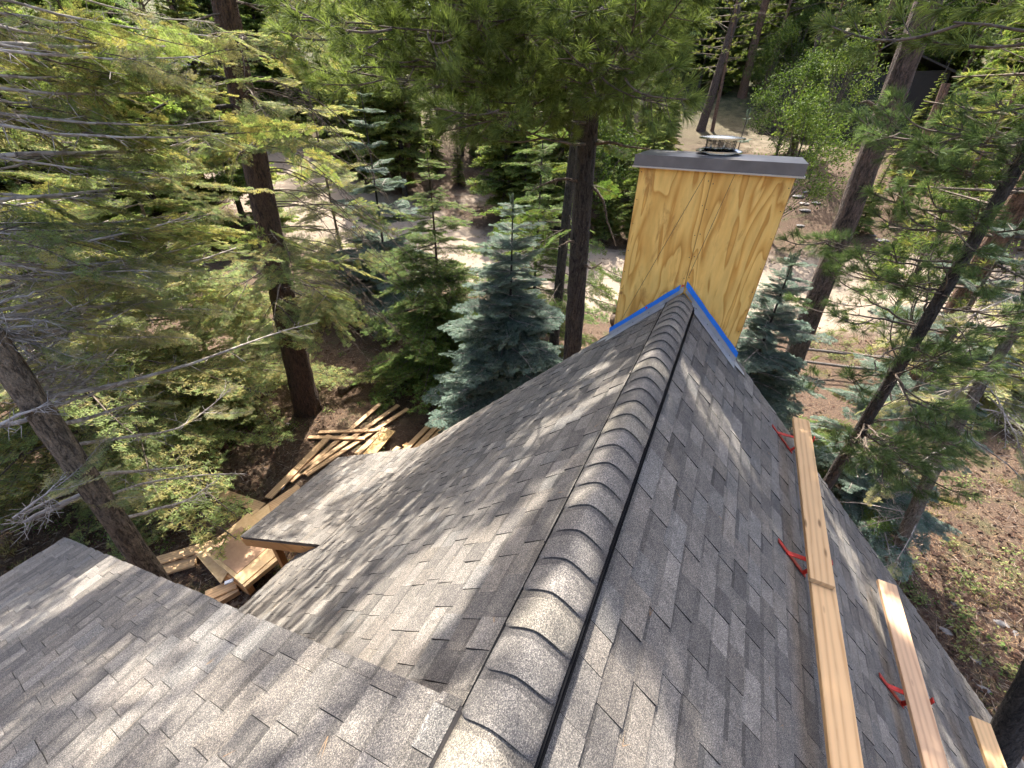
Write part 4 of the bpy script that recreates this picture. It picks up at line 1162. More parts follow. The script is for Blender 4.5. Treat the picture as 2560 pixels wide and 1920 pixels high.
# ------------------------------------------------------------------ small conifers
def conifer(name, P0, H, R, sprays, mat, label, seed, nlev=16, per=8, tipz=.25, sc=1.0, r0=.07, low=.06):
    t_ = empty(name, P0, label, 'tree'); g = np.random.default_rng(seed)
    make_trunk(t_, np.array(P0) - [0, 0, .1], np.array(P0) + [0, 0, H], r0, .008, mat, seed + 1, 1.1, .02, seg=10)
    for k in range(nlev):
        u = low + (1 - low) * (k + g.uniform(0, .7)) / nlev; z = P0[2] + H * u; r_ = R * (1 - u) ** .72 + .14
        n = max(4, int(per * (1 - .45 * u)))
        for j in range(n):
            a = 6.283 * (j + g.uniform(-.3, .3)) / n + k * .7; q = r_ * g.uniform(.55, 1.2)
            if g.random() < .08: continue
            d = np.array([math.cos(a), math.sin(a), -.12 + tipz * u + g.uniform(-.22, .18)])
            place(sprays[int(g.integers(len(sprays)))], 'branch', t_, np.array([P0[0], P0[1], z]) , d, g.normal(0, .2), q / .85 * sc)
            if r_ > .7:
                for s_ in range(2):
                    f = g.uniform(.3, .7); dd = d + np.array([-d[1], d[0], 0]) * g.uniform(-.9, .9)
                    if n < 99: place(sprays[int(g.integers(len(sprays)))], 'branch', t_, np.array([P0[0], P0[1], z]) + d * q * f + [0, 0, .02], dd, g.normal(0, .3), q * .6)
    for j in range(4):
        a = j * 1.7; place(sprays[j % len(sprays)], 'branch', t_, np.array([P0[0], P0[1], P0[2] + H * (.93 + .015 * j)]), np.array([.25 * math.cos(a), .25 * math.sin(a), 1.0]), a, .22 + .05 * R)
    return t_
def base_at(px, py, rng):
    P = at(px, py, rng); P[2] = float(Gz(P[0], P[1])); return P
def height_to(P, py_top, px_top):
    d = ray(px_top, py_top); r_ = math.hypot(P[0] - CAM[0], P[1] - CAM[1]); return CAM[2] + d[2] * r_ / math.hypot(d[0], d[1]) - P[2]
P = base_at(1275, 900, 9.0); conifer('spruce_tree', P, height_to(P, 490, 1300), 1.8, BLUE, M['bark_dark'], 'blue spruce behind the left roof slope', 401, 26, 10, sc=1.15)
P = base_at(1925, 800, 8.2); conifer('spruce_tree', P, height_to(P, 632, 1948), 1.4, BLUE, M['bark_dark'], 'blue spruce tucked against the right side of the chimney', 411, 28, 11, sc=1.2)
P = gpt(1113, 940); conifer('fir_tree', P, height_to(P, 345, 1112), 2.0, GREEN, M['bark_big'], 'deep green young fir left of the blue spruce', 421, 26, 8, sc=1.15)
P = base_at(930, 430, 17.0); conifer('spruce_tree', P, height_to(P, 130, 945), 2.1, BLUE, M['bark_dark'], 'shaded blue-green spruce across the road, up and left of the green fir', 431, 15, 7)
P = base_at(1345, 560, 14.5); conifer('fir_tree', P, height_to(P, 200, 1330), 2.0, GREEN, M['bark_dark'], 'sunlit pale green fir half hidden by the pine trunk', 441, 17, 7)
P = base_at(1850, 360, 20.0); conifer('spruce_tree', P, height_to(P, 270, 1838), 1.3, BLUE, M['bark_dark'], 'little blue-green spruce seen behind the chimney flue', 451, 11, 7)
P = base_at(2500, 640, 9.5); conifer('fir_tree', P, height_to(P, 380, 2580), 1.7, BLUE + GREEN[:1], M['bark_pale'], 'pale fir at the right edge behind the young pine', 461, 14, 7)

for k, (px, py, rng, top, R_, lab) in enumerate(((400, 620, 14.0, (330, 120), 2.3, 'sunny fir between the near trunk and the big dark fir'), (-60, 560, 12.0, (-180, -150), 2.6, 'fir cut by the left edge of the picture'), (2420, 1000, 0, (2520, 740), 1.5, 'pale sunlit fir behind the young pine at the right'), (2545, 960, 0, (2700, 600), 1.7, 'light green fir cut by the right edge'), (820, 470, 19.0, (800, -40), 2.4, 'feathery fir right of the big dark trunk, across the road'))):
    P = base_at(px, py, rng) if rng else gpt(px, py); conifer('fir_tree', P, height_to(P, top[1], top[0]), R_, FIR if k < 2 else FIRL, M['bark_fir'], lab, 470 + k, 15, 7, sc=1.05)

# ------------------------------------------------------------------ tree G: lichen-grey small tree with bare twigs at the right
g = np.random.default_rng(351)
G0 = gpt(2300, 1292); rG = math.hypot(G0[0] - CAM[0], G0[1] - CAM[1])
rG = 8.6; G0 = at(2300, 1292, rG); G1 = at(2530, 880, rG + .3); G0[2] -= 0
gp0 = G0 + (G0 - G1) / (G0[2] - G1[2]) * (float(Gz(G0[0], G0[1])) - G0[2] - .1)
tG = tree_root('fir_tree', gp0, 'spindly lichen-grey fir full of bare twigs at the right edge')
make_trunk(tG, gp0, G1 + (G1 - G0) * .6, .12, .05, M['bark_pale'], 352, 1.15, .08, seg=12)
for k in range(40):
    u = g.uniform(.25, 1.25); tr = gp0 + (G1 - gp0) * u; a = g.uniform(0, 6.28); r_ = g.uniform(.5, 1.5)
    P = [tr + np.array([math.cos(a), math.sin(a), 0]) * r_ * v + np.array([0, 0, -.5 * v * v]) for v in np.linspace(0, 1, 5)]
    G = Geo(); bare_branch_geo(G, np.array(P) - np.array(origin(tG)), .010, 16, g, .4, 5, .2)
    lo = link(bpy.data.objects.new('bare_limb', G.mesh('bare_limb', [M['twig']])), tG)
    if k % 2 == 0:
        for j in range(2): place(FIRL[int(g.integers(3))], 'spray', lo, P[3 + j % 2], P[4] - P[3] + g.normal(0, .1, 3), g.normal(0, .3), g.uniform(.35, .6))

# trunk at the bottom right corner
H0, H1 = trunk_line((2480, 1905), (2570, 1745), 5.6, 6.0)
tH = tree_root('pine_tree', H0, 'dark shaggy trunk at the bottom right corner beyond the last plank')
make_trunk(tH, H0, H1, .15, .08, M['bark_dark'], 362, 1.2)
g = np.random.default_rng(363)
for k in range(26):
    z = g.uniform(1.5, 5.8); a = g.uniform(0, 6.28); r_ = g.uniform(1.0, 2.2); tr = on_line(H0, H1, z)
    limb(tH, M['twig_dark'], tr, tr + np.array([math.cos(a) * r_, math.sin(a) * r_, .1]), .02, g, PINE, 3, .4, 3, .02)

# ------------------------------------------------------------------ stems seen across the road
def stem(px0, px1, wpx, label, mat, kind, seed, extra=6.0, crown=True, rng=None):
    P0 = gpt(*px0) if rng is None else base_at(*px0, rng); r_ = math.hypot(P0[0] - CAM[0], P0[1] - CAM[1]); T_ = at(*px1, r_)
    rad = wpx / F_PX * depth(P0 + [0, 0, 1]) / 2
    P1 = P0 + (T_ - P0) * (1 + extra / np.linalg.norm(T_ - P0))
    o = empty(kind + '_tree', P0, label, 'tree')
    make_trunk(o, P0 - [0, 0, .2], P1, rad, rad * .45, mat, seed, 1.2, .05, seg=12)
    if crown:
        H = P1[2] - P0[2]; me = (CR_PINE if kind == 'pine' else CR_FIR)[seed % 2]
        c = link(bpy.data.objects.new('crown', me), o); s_ = H / 14.0
        k_ = (P1 - P0) / H
        c.matrix_basis = Matrix(((s_ * 1.0, 0, k_[0] * s_, 0), (0, s_, k_[1] * s_, 0), (0, 0, s_, 0), (0, 0, 0, 1)))
    return o
stem((1751, 325), (1837, 42), 22, 'dark pine stem left of the chimney flue on the far bank', M['bark_pine'], 'pine', 501)
stem((1780, 328), (1842, 30), 9, 'thin reddish pole-like stem beside the dark pine on the far bank', M['bark_red'], 'pine', 502, crown=False)
stem((1854, 245), (1917, 0), 22, 'pinkish sunlit pine trunk on the far bank above the chimney', M['bark_red'], 'pine', 503)
stem((1980, 384), (2012, 250), 20, 'short dark stem on the sunny mound right of the chimney', M['bark_pine'], 'fir', 504, 5)
stem((2014, 400), (2046, 300), 9, 'very thin dark stem beside the short stem on the mound', M['bark_dark'], 'fir', 505, 3, False)
stem((2137, 325), (2238, 0), 18, 'slim leaning reddish pine behind the tall trunk on the right', M['bark_red'], 'pine', 506)
stem((2248, 550), (2272, 480), 36, 'broad stump-like fir base across the road on the right', M['bark_red'], 'fir', 507, 5)
stem((545, 272), (477, 120), 17, 'thin reddish stem across the road, left of the big fir', M['bark_red'], 'pine', 508)
stem((2400, 900), (2545, 540), 48, 'thick reddish trunk at the right edge behind the young pine', M['bark_red'], 'pine', 509, 5, rng=11.0)
stem((2345, 240), (2480, 0), 18, 'distant stem at the upper right beyond the tall trunk', M['bark_dark'], 'fir', 510)

# ------------------------------------------------------------------ forest behind
fr = random.Random(77); placed = []
def try_tree(kind, x, y, var, sc, label, group):
    for (a, b) in placed:
        if math.hypot(a - x, b - y) < 1.8: return
    placed.append((x, y)); far_tree(kind, (x, y, float(Gz(x, y))), sc, fr.uniform(0, 6.28), label, group, var)
cnt = 0
for _ in range(5000):
    if cnt > 300: break
    px = fr.uniform(-500, 3000); rng = fr.choice((fr.uniform(27, 38), fr.uniform(30, 46), fr.uniform(34, 60), fr.uniform(45, 85)))
    d = ray(px, 300); n_ = math.hypot(d[0], d[1]); x, y = CAM[0] + d[0] / n_ * rng, d[1] / n_ * rng
    if float(road_dist(np.array(x), np.array(y))) < 4.5: continue
    if 1600 < px < 2400 and rng < 52: continue
    if 1040 < px < 1240 and rng < 40: continue
    right = px > 1500
    if y > 20 and abs(px - 1280) < 1500 and float(road_dist(np.array(x), np.array(y))) < 8.5 and fr.random() < .5: continue
    q = fr.random()
    kind = ('pine' if q < .5 else 'fir' if q < .85 else 'oak') if right else ('fir' if q < .62 else 'pine' if q < .9 else 'oak')
    sc = fr.uniform(.75, 1.35)
    if kind == 'oak': sc *= 1.1
    where = ('at the far left edge', 'behind the near left fir', 'behind the big dark fir', 'beyond the green young fir', 'beyond the blue spruce', 'behind the dark pine trunk', 'behind the chimney', 'right of the chimney flue', 'behind the tall right trunk', 'at the far right edge')[min(9, max(0, int(px / 256)))]
    size = 'low' if sc < .85 else 'tall' if sc > 1.15 else 'mid-height'
    row = 'close beyond the road' if rng < 40 else 'midway up the bank' if rng < 62 else 'high on the hillside'
    lab = size + ' ' + {'fir': 'fir', 'pine': 'pine', 'oak': 'broadleaf tree'}[kind] + ' ' + row + ' ' + where
    try_tree(kind, x, y, fr.randrange({'fir': 3, 'pine': 2, 'oak': 1}[kind]), sc, lab, 'forest trees across the road'); cnt += 1
    if fr.random() < .35: try_tree('fir', x + fr.uniform(-5, 5), y + fr.uniform(-5, 5), 2, fr.uniform(.25, .55), 'small understorey fir ' + row + ' ' + where, 'forest trees across the road')
cnt = 0
for _ in range(900):
    if cnt > 75: break
    px = fr.choice((fr.uniform(-200, 1050), fr.uniform(-200, 1050), fr.uniform(1240, 1680))); rng = fr.uniform(27, 44); d = ray(px, 300); n_ = math.hypot(d[0], d[1]); x, y = CAM[0] + d[0] / n_ * rng, d[1] / n_ * rng
    if float(road_dist(np.array(x), np.array(y))) < 4.0: continue
    n0_ = len(placed); where = ('left of the big dark fir', 'behind the big dark fir', 'behind the young green fir', 'between the pine trunk and the chimney')[0 if px < 500 else 1 if px < 800 else 2 if px < 1240 else 3]
    sc = fr.uniform(.28, .62); try_tree('fir', x, y, fr.choice((0, 2)), sc, ('knee-high sapling' if sc < .38 else 'bushy young fir' if sc < .5 else 'half-grown fir') + (' at the road verge ' if rng < 33 else ' on the bank ') + where, 'young firs beyond the road'); cnt += len(placed) - n0_
cnt = 0
for _ in range(600):
    if cnt > 46: break
    px = fr.uniform(1450, 2560); rng = fr.uniform(56, 85); d = ray(px, 250); n_ = math.hypot(d[0], d[1]); x, y = CAM[0] + d[0] / n_ * rng, d[1] / n_ * rng
    row = 'midway up the bank' if rng < 60 else 'high on the hillside'; v_ = fr.randrange(3); n0_ = len(placed)
    where = ('left of the chimney cap', 'over the chimney cap', 'right of the chimney flue', 'behind the tall right trunk', 'near the upper right corner')[min(4, int((px - 1450) / 222))]
    try_tree('fir', x, y, v_, fr.uniform(.8, 1.3), ('bushy', 'dusky', 'low-skirted')[v_] + ' fir ' + row + ' ' + where, 'forest trees on the right bank'); cnt += len(placed) - n0_
# leafy oak saplings on the right bank
for k, (px, py, rng, sc, lab) in enumerate(((2030, 300, 30, 1.0, 'leafy oak above the mound, right of the pinkish trunk'), (2110, 200, 38, 1.1, 'broadleaf tree in front of the dark cabin'), (1960, 330, 40, 1.0, 'broadleaf sapling left of the dark cabin'), (440, 330, 30, .8, 'sunny broadleaf bush across the road at upper left'), (2480, 330, 24, .8, 'leafy oak at the upper right edge'))):
    P = base_at(px, py, rng); far_tree('oak', P, sc, k * 1.3, lab, None, 0)

# ------------------------------------------------------------------ lumber beside the porch
def board(name, a, b, w, th, z, mat, label, group='loose lumber on the forest floor', cat='board', parent=None):
    A = onz(*a, z); B = onz(*b, z); m = MB(); d = (B - A); L = np.linalg.norm(d); ang = math.atan2(d[1], d[0])
    m.box(0, L, -w / 2, w / 2, -th, 0)
    o = m.build(name, mat, None, bevel=.002)
    for v in o.data.vertices: v.co = (v.co.x + o.location.x - 0, v.co.y + o.location.y, v.co.z + o.location.z)
    o.location = Vector([float(q) for q in A]); o.rotation_euler = (0, 0, ang)
    tag(o, label, cat, group); return o
zf = lambda x, y: (450 + x / 2.765, 950 + y / 2.765)
ZG = -6.5
board('lumber_board', zf(760, 700), zf(1385, 160), .14, .038, ZG + .09, M['lumber_x'], 'long stud with its tip farthest left, in the criss-cross pile')
board('lumber_board', zf(838, 645), zf(1510, 170), .14, .038, ZG + .09, M['lumber_x'], 'middle of the three long studs in the criss-cross pile')
board('lumber_board', zf(872, 655), zf(1575, 195), .13, .038, ZG + .09, M['lumber_x'], 'long stud nearest the porch roof in the criss-cross pile')
board('lumber_board', zf(608, 812), zf(1036, 380), .19, .038, ZG + .14, M['lumber_x'], 'wider board at the left of the criss-cross pile')
board('lumber_board', zf(958, 358), zf(1398, 342), .12, .038, ZG + .14, M['lumber_x'], 'upper short crosspiece over the long studs')
board('lumber_board', zf(886, 392), zf(1280, 400), .13, .038, ZG + .145, M['lumber_x'], 'lower short crosspiece over the long studs')
board('osb_strip', zf(1300, 520), zf(1455, 345), .32, .03, ZG + .22, M['osb'], 'strand-board strip lying on planks by the porch roof top edge', cat='panel')
board('lumber_board', zf(1220, 510), zf(1420, 330), .16, .04, ZG + .17, M['lumber'], 'plank under the strand-board strip')
board('lumber_board', zf(1545, 490), zf(1830, 200), .16, .04, ZG + .16, M['lumber'], 'left of three parallel boards below the blue spruce')
board('lumber_board', zf(1610, 490), zf(1880, 210), .17, .04, ZG + .17, M['lumber'], 'middle of three parallel boards below the blue spruce')
board('lumber_board', zf(1660, 490), zf(1930, 225), .17, .04, ZG + .18, M['lumber'], 'right of three parallel boards below the blue spruce')
board('lumber_offcut', zf(1470, 500), zf(1510, 460), .14, .05, ZG + .1, M['lumber'], 'short lumber offcut between the piles')
board('lumber_offcut', zf(1545, 455), zf(1575, 435), .12, .05, ZG + .1, M['timber'], 'small orange offcut next to the three parallel boards')
board('lumber_board', zf(185, 745), zf(560, 880), .26, .03, ZG + .08, M['lumber_x'], 'wide pale board lying alone left of the sheet stack')
zs = lambda x, y: (350 + x / 2.37, 900 + y / 2.37)
def sheet(name, pts, z, th, mat, label, cat='panel', group='sheathing stack by the porch'):
    P = [onz(*p, z) for p in pts]; m = MB()
    c = np.mean(P, 0); P.sort(key=lambda q: math.atan2(q[1] - c[1], q[0] - c[0]))
    m.hexa([q - np.array([0, 0, th]) for q in P] + P); o = m.build(name, mat, None, bevel=.002); tag(o, label, cat, group); return o
ZS = -6.02
sheet('sheathing_panel', [zs(405, 1130), zs(600, 985), zs(775, 1095), zs(575, 1265)], ZS + .026, .012, M['brownboard'], 'smooth brown board on top of the sheet stack')
sheet('sheathing_panel', [zs(375, 1135), zs(640, 905), zs(830, 1135), zs(605, 1330)], ZS + .012, .02, M['sheet'], 'pale sheet directly under the brown board')
sheet('sheathing_panel', [zs(395, 1135), zs(760, 850), zs(845, 1160), zs(620, 1345)], ZS - .010, .10, M['sheet'], 'thick lower sheets of the stack with lit edge')
sheet('sheathing_panel', [zs(328, 1150), zs(690, 880), zs(740, 900), zs(478, 1325)], ZS - .125, .02, M['sheet'], 'skewed pale sheet sticking out left under the stack')
sheet('sheathing_panel', [zs(640, 930), zs(690, 985), zs(955, 760), zs(930, 735)], ZS - .1, .03, M['lumber_x'], 'narrow pale sheet along the porch eave')
board('lumber_board', zs(385, 1400), zs(570, 1320), .24, .10, ZS - .26, M['lumber_x'], 'stubby thick board poking out at the near end of the stack')
board('lumber_board', zs(440, 1425), zs(575, 1345), .20, .12, ZS - .30, M['lumber_x'], 'second stubby board at the near end of the stack')
board('lumber_board', zs(90, 1190), zs(425, 1090), .22, .04, ZS - .24, M['lumber_x'], 'long board left of the stack pointing at the near trunk')
board('lumber_board', zs(100, 1250), zs(330, 1185), .24, .06, ZS - .34, M['lumber_x'], 'shorter board under the long one left of the stack')
board('lumber_board', zs(500, 1320), zs(552, 1300), .07, .03, ZS - .06, M['paper'], 'white sticky offcut at the stack corner')
# low bearers carrying the stack
for a, b, lab in ((zs(480, 1240), zs(640, 1330), 'bearer under the near end of the sheet stack'), (zs(600, 1010), zs(800, 1100), 'bearer under the far end of the sheet stack')):
    board('bearer', a, b, .12, .28, ZS - .15, M['timber'], lab)

# crumpled wrappers
for k, (x, y) in enumerate(((680, 778), (712, 758))):
    P = gpt(*zf(x, y)); m = MB(); g = np.random.default_rng(k)
    bm_pts = [P + np.array([.06 * math.cos(a) * (1 - abs(z)), .06 * math.sin(a) * (1 - abs(z)), .05 + .045 * z]) + g.normal(0, .012, 3) for z in (-.7, 0, .7) for a in np.linspace(0, 6.28, 7)[:-1]]
    m.v = [tuple(map(float, p)) for p in bm_pts]
    for r in range(2):
        for j in range(6): m.f.append((r * 6 + j, r * 6 + (j + 1) % 6, r * 6 + 6 + (j + 1) % 6, r * 6 + 6 + j)); m.c.append(None)
    m.f += [tuple(reversed(range(6))), tuple(range(12, 18))]; m.c += [None] * 2
    tag(m.build('crumpled_wrapper', M['paper'], None), ('left' if k == 0 else 'right') + ' of two crumpled white wrappers by the porch eave', 'litter')

# ------------------------------------------------------------------ logs, stump, rocks, fences
def log(name, a, b, r, mat, label, seed, lift=.0, br=3):
    A = gpt(*a); B = gpt(*b); A[2] += r + lift; B[2] += r + lift; g = np.random.default_rng(seed); n = 10
    t = np.linspace(0, 1, n); P = A + (B - A) * t[:, None] + g.normal(0, r * .12, (n, 3)); m = MB()
    m.tube(P, [r * (1 - .35 * q) * g.uniform(.88, 1.1) for q in t], 12, True, .09, random.Random(seed))
    o = m.build(name, mat, None, smooth=True); tag(o, label, 'log'); 
    return o
log('fallen_log', (852, 985), (938, 922), .13, M['log'], 'weathered fallen log lying right of the big fir', 601)
log('fallen_log', (1535, 790), (1640, 770), .28, M['log'], 'old grey log between the pine trunk and the chimney', 602)
log('fallen_log', (1530, 815), (1625, 800), .24, M['log'], 'second old log below the other beside the chimney', 603)
log('fallen_log', (2010, 318), (2105, 320), .16, M['log'], 'pale log lying on the far mound', 604)
log('fallen_log', (2030, 282), (2200, 285), .14, M['log'], 'dark log behind the far mound', 605)
g = np.random.default_rng(611)
P = gpt(545, 1135); m = MB(); 
for k in range(14):
    a = k * .449; r_ = .22 + .05 * math.sin(k * 2.3); b = P + np.array([r_ * math.cos(a), r_ * math.sin(a), -.1]); h = .25 + .3 * g.random()
    m.tube([b, b + np.array([.02 * math.cos(a), .02 * math.sin(a), h * .6]), b + np.array([-.03 * math.cos(a), -.03 * math.sin(a), h + .1])], [.075, .06, .02], 6, True, .2, rnd)
m.tube([P - [0, 0, .1], P + [0, 0, .18]], [.22, .2], 10)
tag(m.build('rotten_stump', M['rot'], None), 'rotten dark red stump left of the criss-cross lumber', 'stump')
def rock(px, py, r, mat, label, seed, flat=.5, grp=None):
    P = gpt(px, py); g = np.random.default_rng(seed); m = MB(); n = 9
    for k, (z, q) in enumerate(((-.4, .8), (.1, 1.0), (.55, .8), (.85, .4))):
        for j in range(n):
            a = 2 * math.pi * j / n; rr = r * q * g.uniform(.72, 1.2); m.v.append((P[0] + rr * math.cos(a) * 1.25, P[1] + rr * math.sin(a) * .9, P[2] + r * flat * (z + g.normal(0, .09))))
    for k in range(3):
        for j in range(n): m.f.append((k * n + j, k * n + (j + 1) % n, (k + 1) * n + (j + 1) % n, (k + 1) * n + j)); m.c.append(None)
    m.f.append(tuple(range(3 * n, 4 * n))); m.c.append(None)
    o = m.build('rock', mat, None); tag(o, label, 'rock', grp)
for k, (px, py, r, mt, lab) in enumerate(((1998, 492, .45, 'rock', 'grey slab at the top of the slope right of the chimney'), (2020, 482, .4, 'rock', 'slab touching the topmost grey slab'), (2010, 510, .35, 'rockw', 'pale slab below the top grey slabs'), (2040, 507, .35, 'rock', 'grey slab right of the pale one on the slope'),
        (2012, 527, .35, 'rock', 'lowest slab of the slope cluster'), (2180, 588, .25, 'rock', 'small rock at the road edge right of the tall trunk'), (2205, 602, .4, 'rock', 'rounded boulder at the road edge right of the tall trunk'), (2000, 565, .3, 'rock', 'lone rock below the slope cluster'),
        (868, 742, .35, 'rockw', 'pale boulder by the left split-rail fence'), (722, 1062, .10, 'rockw', 'small white stone left of the lumber pile'), (2110, 760, .14, 'rock', 'stone on the road edge below the tall trunk'), (700, 1390, .09, 'rockw', 'white stone under the porch'),
        (2380, 1510, .09, 'rock', 'pale flat rock right of the roof edge'), (2500, 1560, .13, 'rock', 'large grey-brown rock at the right edge of the clearing'), (2362, 1580, .12, 'rock', 'small rock below the pale flat one'), (2455, 1725, .11, 'rock', 'pale pointed stone above the corner trunk'), (2440, 1655, .12, 'rock', 'stone between the rock and the corner trunk'),
        (990, 1195, .12, 'rockw', 'flat stone by the porch roof'), (600, 1480, .1, 'rockw', 'stone in the gap behind the near roof'), (2530, 1580, .10, 'rock', 'pale stone beside the large grey-brown rock'), (1800, 480, .3, 'rock', 'rock hidden near the chimney cap'))):
    rock(px, py, r * .75, M[mt], lab, 700 + k, .35)

def fence(pts, z_rails, label, seed):
    base = gpt(*pts[0]); o = empty('rail_fence', base, label, 'fence'); g = np.random.default_rng(seed)
    Ps = [gpt(*p) for p in pts]
    for A, B in zip(Ps[:-1], Ps[1:]):
        for z in z_rails:
            m = MB(); m.tube([A + [0, 0, z + g.normal(0, .02)], (A + B) / 2 + [0, 0, z - .02], B + [0, 0, z + g.normal(0, .02)]], [.05, .055, .045], 7, True, .06, rnd); m.build('rail', M['rail'], o, smooth=True)
    for A in Ps:
        m = MB(); m.tube([A - [0, 0, .2], A + [0, 0, z_rails[-1] + .12]], [.075, .065], 8, True, .08, rnd); m.build('post', M['rust'], o, smooth=True)
fence([(690, 745), (806, 785), (945, 815), (1090, 850)], (.30, .62), 'old split-rail fence behind the big fir', 81)
fence([(1980, 930), (2260, 960), (2520, 985)], (.45, .95), 'grey two-rail fence right of the blue spruce', 82)
P = gpt(890, 600); m = MB(); m.bar(P - [0, 0, .1], P + [0, 0, .75], .2, .2, (0, 1, 0)); m.bar(P + [0, 0, .751], P + [0, 0, .80], .23, .23, (0, 1, 0))
tag(m.build('utility_pedestal', M['utility'], None, bevel=.02), 'pale green utility post at the roadside left of the young fir', 'utility post')

# ------------------------------------------------------------------ houses glimpsed in the forest
def far_cabin(name, P, w, dp, h, rot, wall, roof, label, steps=False):
    o = empty(name, P, label, 'house'); o.rotation_euler = (0, 0, rot)
    def part(nm, mb, mt, par=o):
        me = bpy.data.meshes.new(nm); me.from_pydata(mb.v, [], mb.f); me.materials.append(mt); return link(bpy.data.objects.new(nm, me), par)
    m = MB(); m.box(-w / 2, w / 2, -dp / 2, dp / 2, -1.5, h); wl = part('wall', m, wall)
    m = MB(); rz = h + w * .22
    for s in (-1, 1):
        m.hexa([(0, -dp / 2 - .5, rz - .12), (s * (w / 2 + .5), -dp / 2 - .5, h - .32), (s * (w / 2 + .5), dp / 2 + .5, h - .32), (0, dp / 2 + .5, rz - .12), (0, -dp / 2 - .5, rz), (s * (w / 2 + .5), -dp / 2 - .5, h - .2), (s * (w / 2 + .5), dp / 2 + .5, h - .2), (0, dp / 2 + .5, rz)])
    part('roof', m, roof)
    for x in (-w * .3, w * .1):
        m = MB(); m.box(x, x + w * .16, -dp / 2 - .04, -dp / 2 - .003, h * .45, h * .8); wd = part('window', m, M['glass'])
        m = MB(); m.box(x - .08, x + w * .16 + .08, -dp / 2 - .08, -dp / 2 - .045, h * .45 - .1, h * .45 - .01); part('sill', m, M['rail'], wd)
    m = MB(); m.box(w * .32, w * .44, -dp / 2 - .05, -dp / 2 - .003, 0, h * .78); part('door', m, M['cabin'])
    if steps:
        for k in range(5):
            m = MB(); m.box(-w * .5, w * .2, -dp / 2 - .5 - .35 * k, -dp / 2 - .15 - .35 * k - .004, -.25 * k - 1.4, -.25 * k); part('step', m, M['cabin'])
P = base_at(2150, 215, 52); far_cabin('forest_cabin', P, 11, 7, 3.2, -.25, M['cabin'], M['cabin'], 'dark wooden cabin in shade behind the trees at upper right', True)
P = base_at(320, 90, 48); far_cabin('forest_house', P, 9, 7, 3.0, .7, M['rust'], M['cabinroof'], 'brown house with grey roof glimpsed at the upper left')

# ------------------------------------------------------------------ forest floor: sticks, grass, low plants
def scatter_points(n, seed, rmax=26):
    """points on the ground spread over the picture's ground area, denser near"""
    g = np.random.default_rng(seed); out = []
    while len(out) < n:
        px, py = g.uniform(-80, 2640), g.uniform(330, 1920)
        P = gpt(px, py); r_ = math.hypot(P[0], P[1])
        if r_ > rmax or (-3.7 < P[0] < 4.8 and P[1] < 4.1): continue
        out.append(P)
    return np.array(out)
base_pts = scatter_points(2600, 91, 34)
g = np.random.default_rng(92)
idx = g.integers(0, len(base_pts), 9000); P = base_pts[idx] + g.normal(0, .5, (9000, 3)) * [1, 1, 0]; P[:, 2] = Gz(P[:, 0], P[:, 1]) + .012
a = g.uniform(0, 6.28, 9000); l = g.exponential(.22, 9000) + .05; d = np.stack([np.cos(a), np.sin(a), g.normal(0, .12, 9000)], 1)
G = Geo(); G.twigs(P - d * l[:, None] / 2, P + d * l[:, None] / 2, g.uniform(.003, .009, 9000), .002, 3)
o = link(bpy.data.objects.new('fallen_sticks', G.mesh('fallen_sticks', [M['stick']]))); tag(o, 'dead sticks and twigs strewn over the forest floor', 'sticks', kind='stuff')
# bark flakes / cones / needle clumps as small chips
n = 30000; idx = g.integers(0, len(base_pts), n); P = base_pts[idx] + g.normal(0, .5, (n, 3)) * [1, 1, 0]; P[:, 2] = Gz(P[:, 0], P[:, 1]) + .01
d = unit(g.normal(0, 1, (n, 3)) * [1, 1, .35]); s_ = unit(np.cross(d, [0, 0, 1.0]) + g.normal(0, .3, (n, 3))); l = g.uniform(.015, .06, (n, 1)); w = l * g.uniform(.25, .7, (n, 1))
G = Geo(); V = np.stack([P - d * l - s_ * w, P + d * l - s_ * w, P + d * l * .8 + s_ * w, P - d * l + s_ * w], 1); V[..., 2] += g.uniform(0, .02, (n, 4))
G.add(V, (np.arange(n)[:, None, None] * 4 + np.array([(0, 1, 2), (0, 2, 3)])[None]).reshape(-1, 3), .5, 0)
o = link(bpy.data.objects.new('bark_litter', G.mesh('bark_litter', [M['rot']]))); tag(o, 'bark chips and needles littering the ground', 'litter', kind='stuff')
# grass tufts
G = Geo(); cent = base_pts[g.integers(0, len(base_pts), 190)]; m_ = 46
root = np.repeat(cent, m_, 0) + g.normal(0, .11, (190 * m_, 3)) * [1, 1, 0]; root[:, 2] = Gz(root[:, 0], root[:, 1])
d = unit(g.normal(0, .45, root.shape) * [1, 1, 0] + [0, 0, 1]); l = g.uniform(.08, .26, (len(root), 1)); s_ = unit(np.cross(d, g.normal(0, 1, root.shape))) * .004
mid = root + d * l * .6; end = mid + unit(d + g.normal(0, .35, root.shape) - [0, 0, .25]) * l * .5
V = np.stack([root - s_, root + s_, mid + s_ * .8, mid - s_ * .8, end], 1)
G.add(V, (np.arange(len(root))[:, None, None] * 5 + np.array([(0, 1, 2), (0, 2, 3), (3, 2, 4)])[None]).reshape(-1, 3), np.tile([.1, .1, .6, .6, 1], len(root)), 1)
o = link(bpy.data.objects.new('grass', G.mesh('grass', [M['stick'], M['grass']]))); tag(o, 'sparse grass tufts on the forest floor', 'grass', kind='stuff')
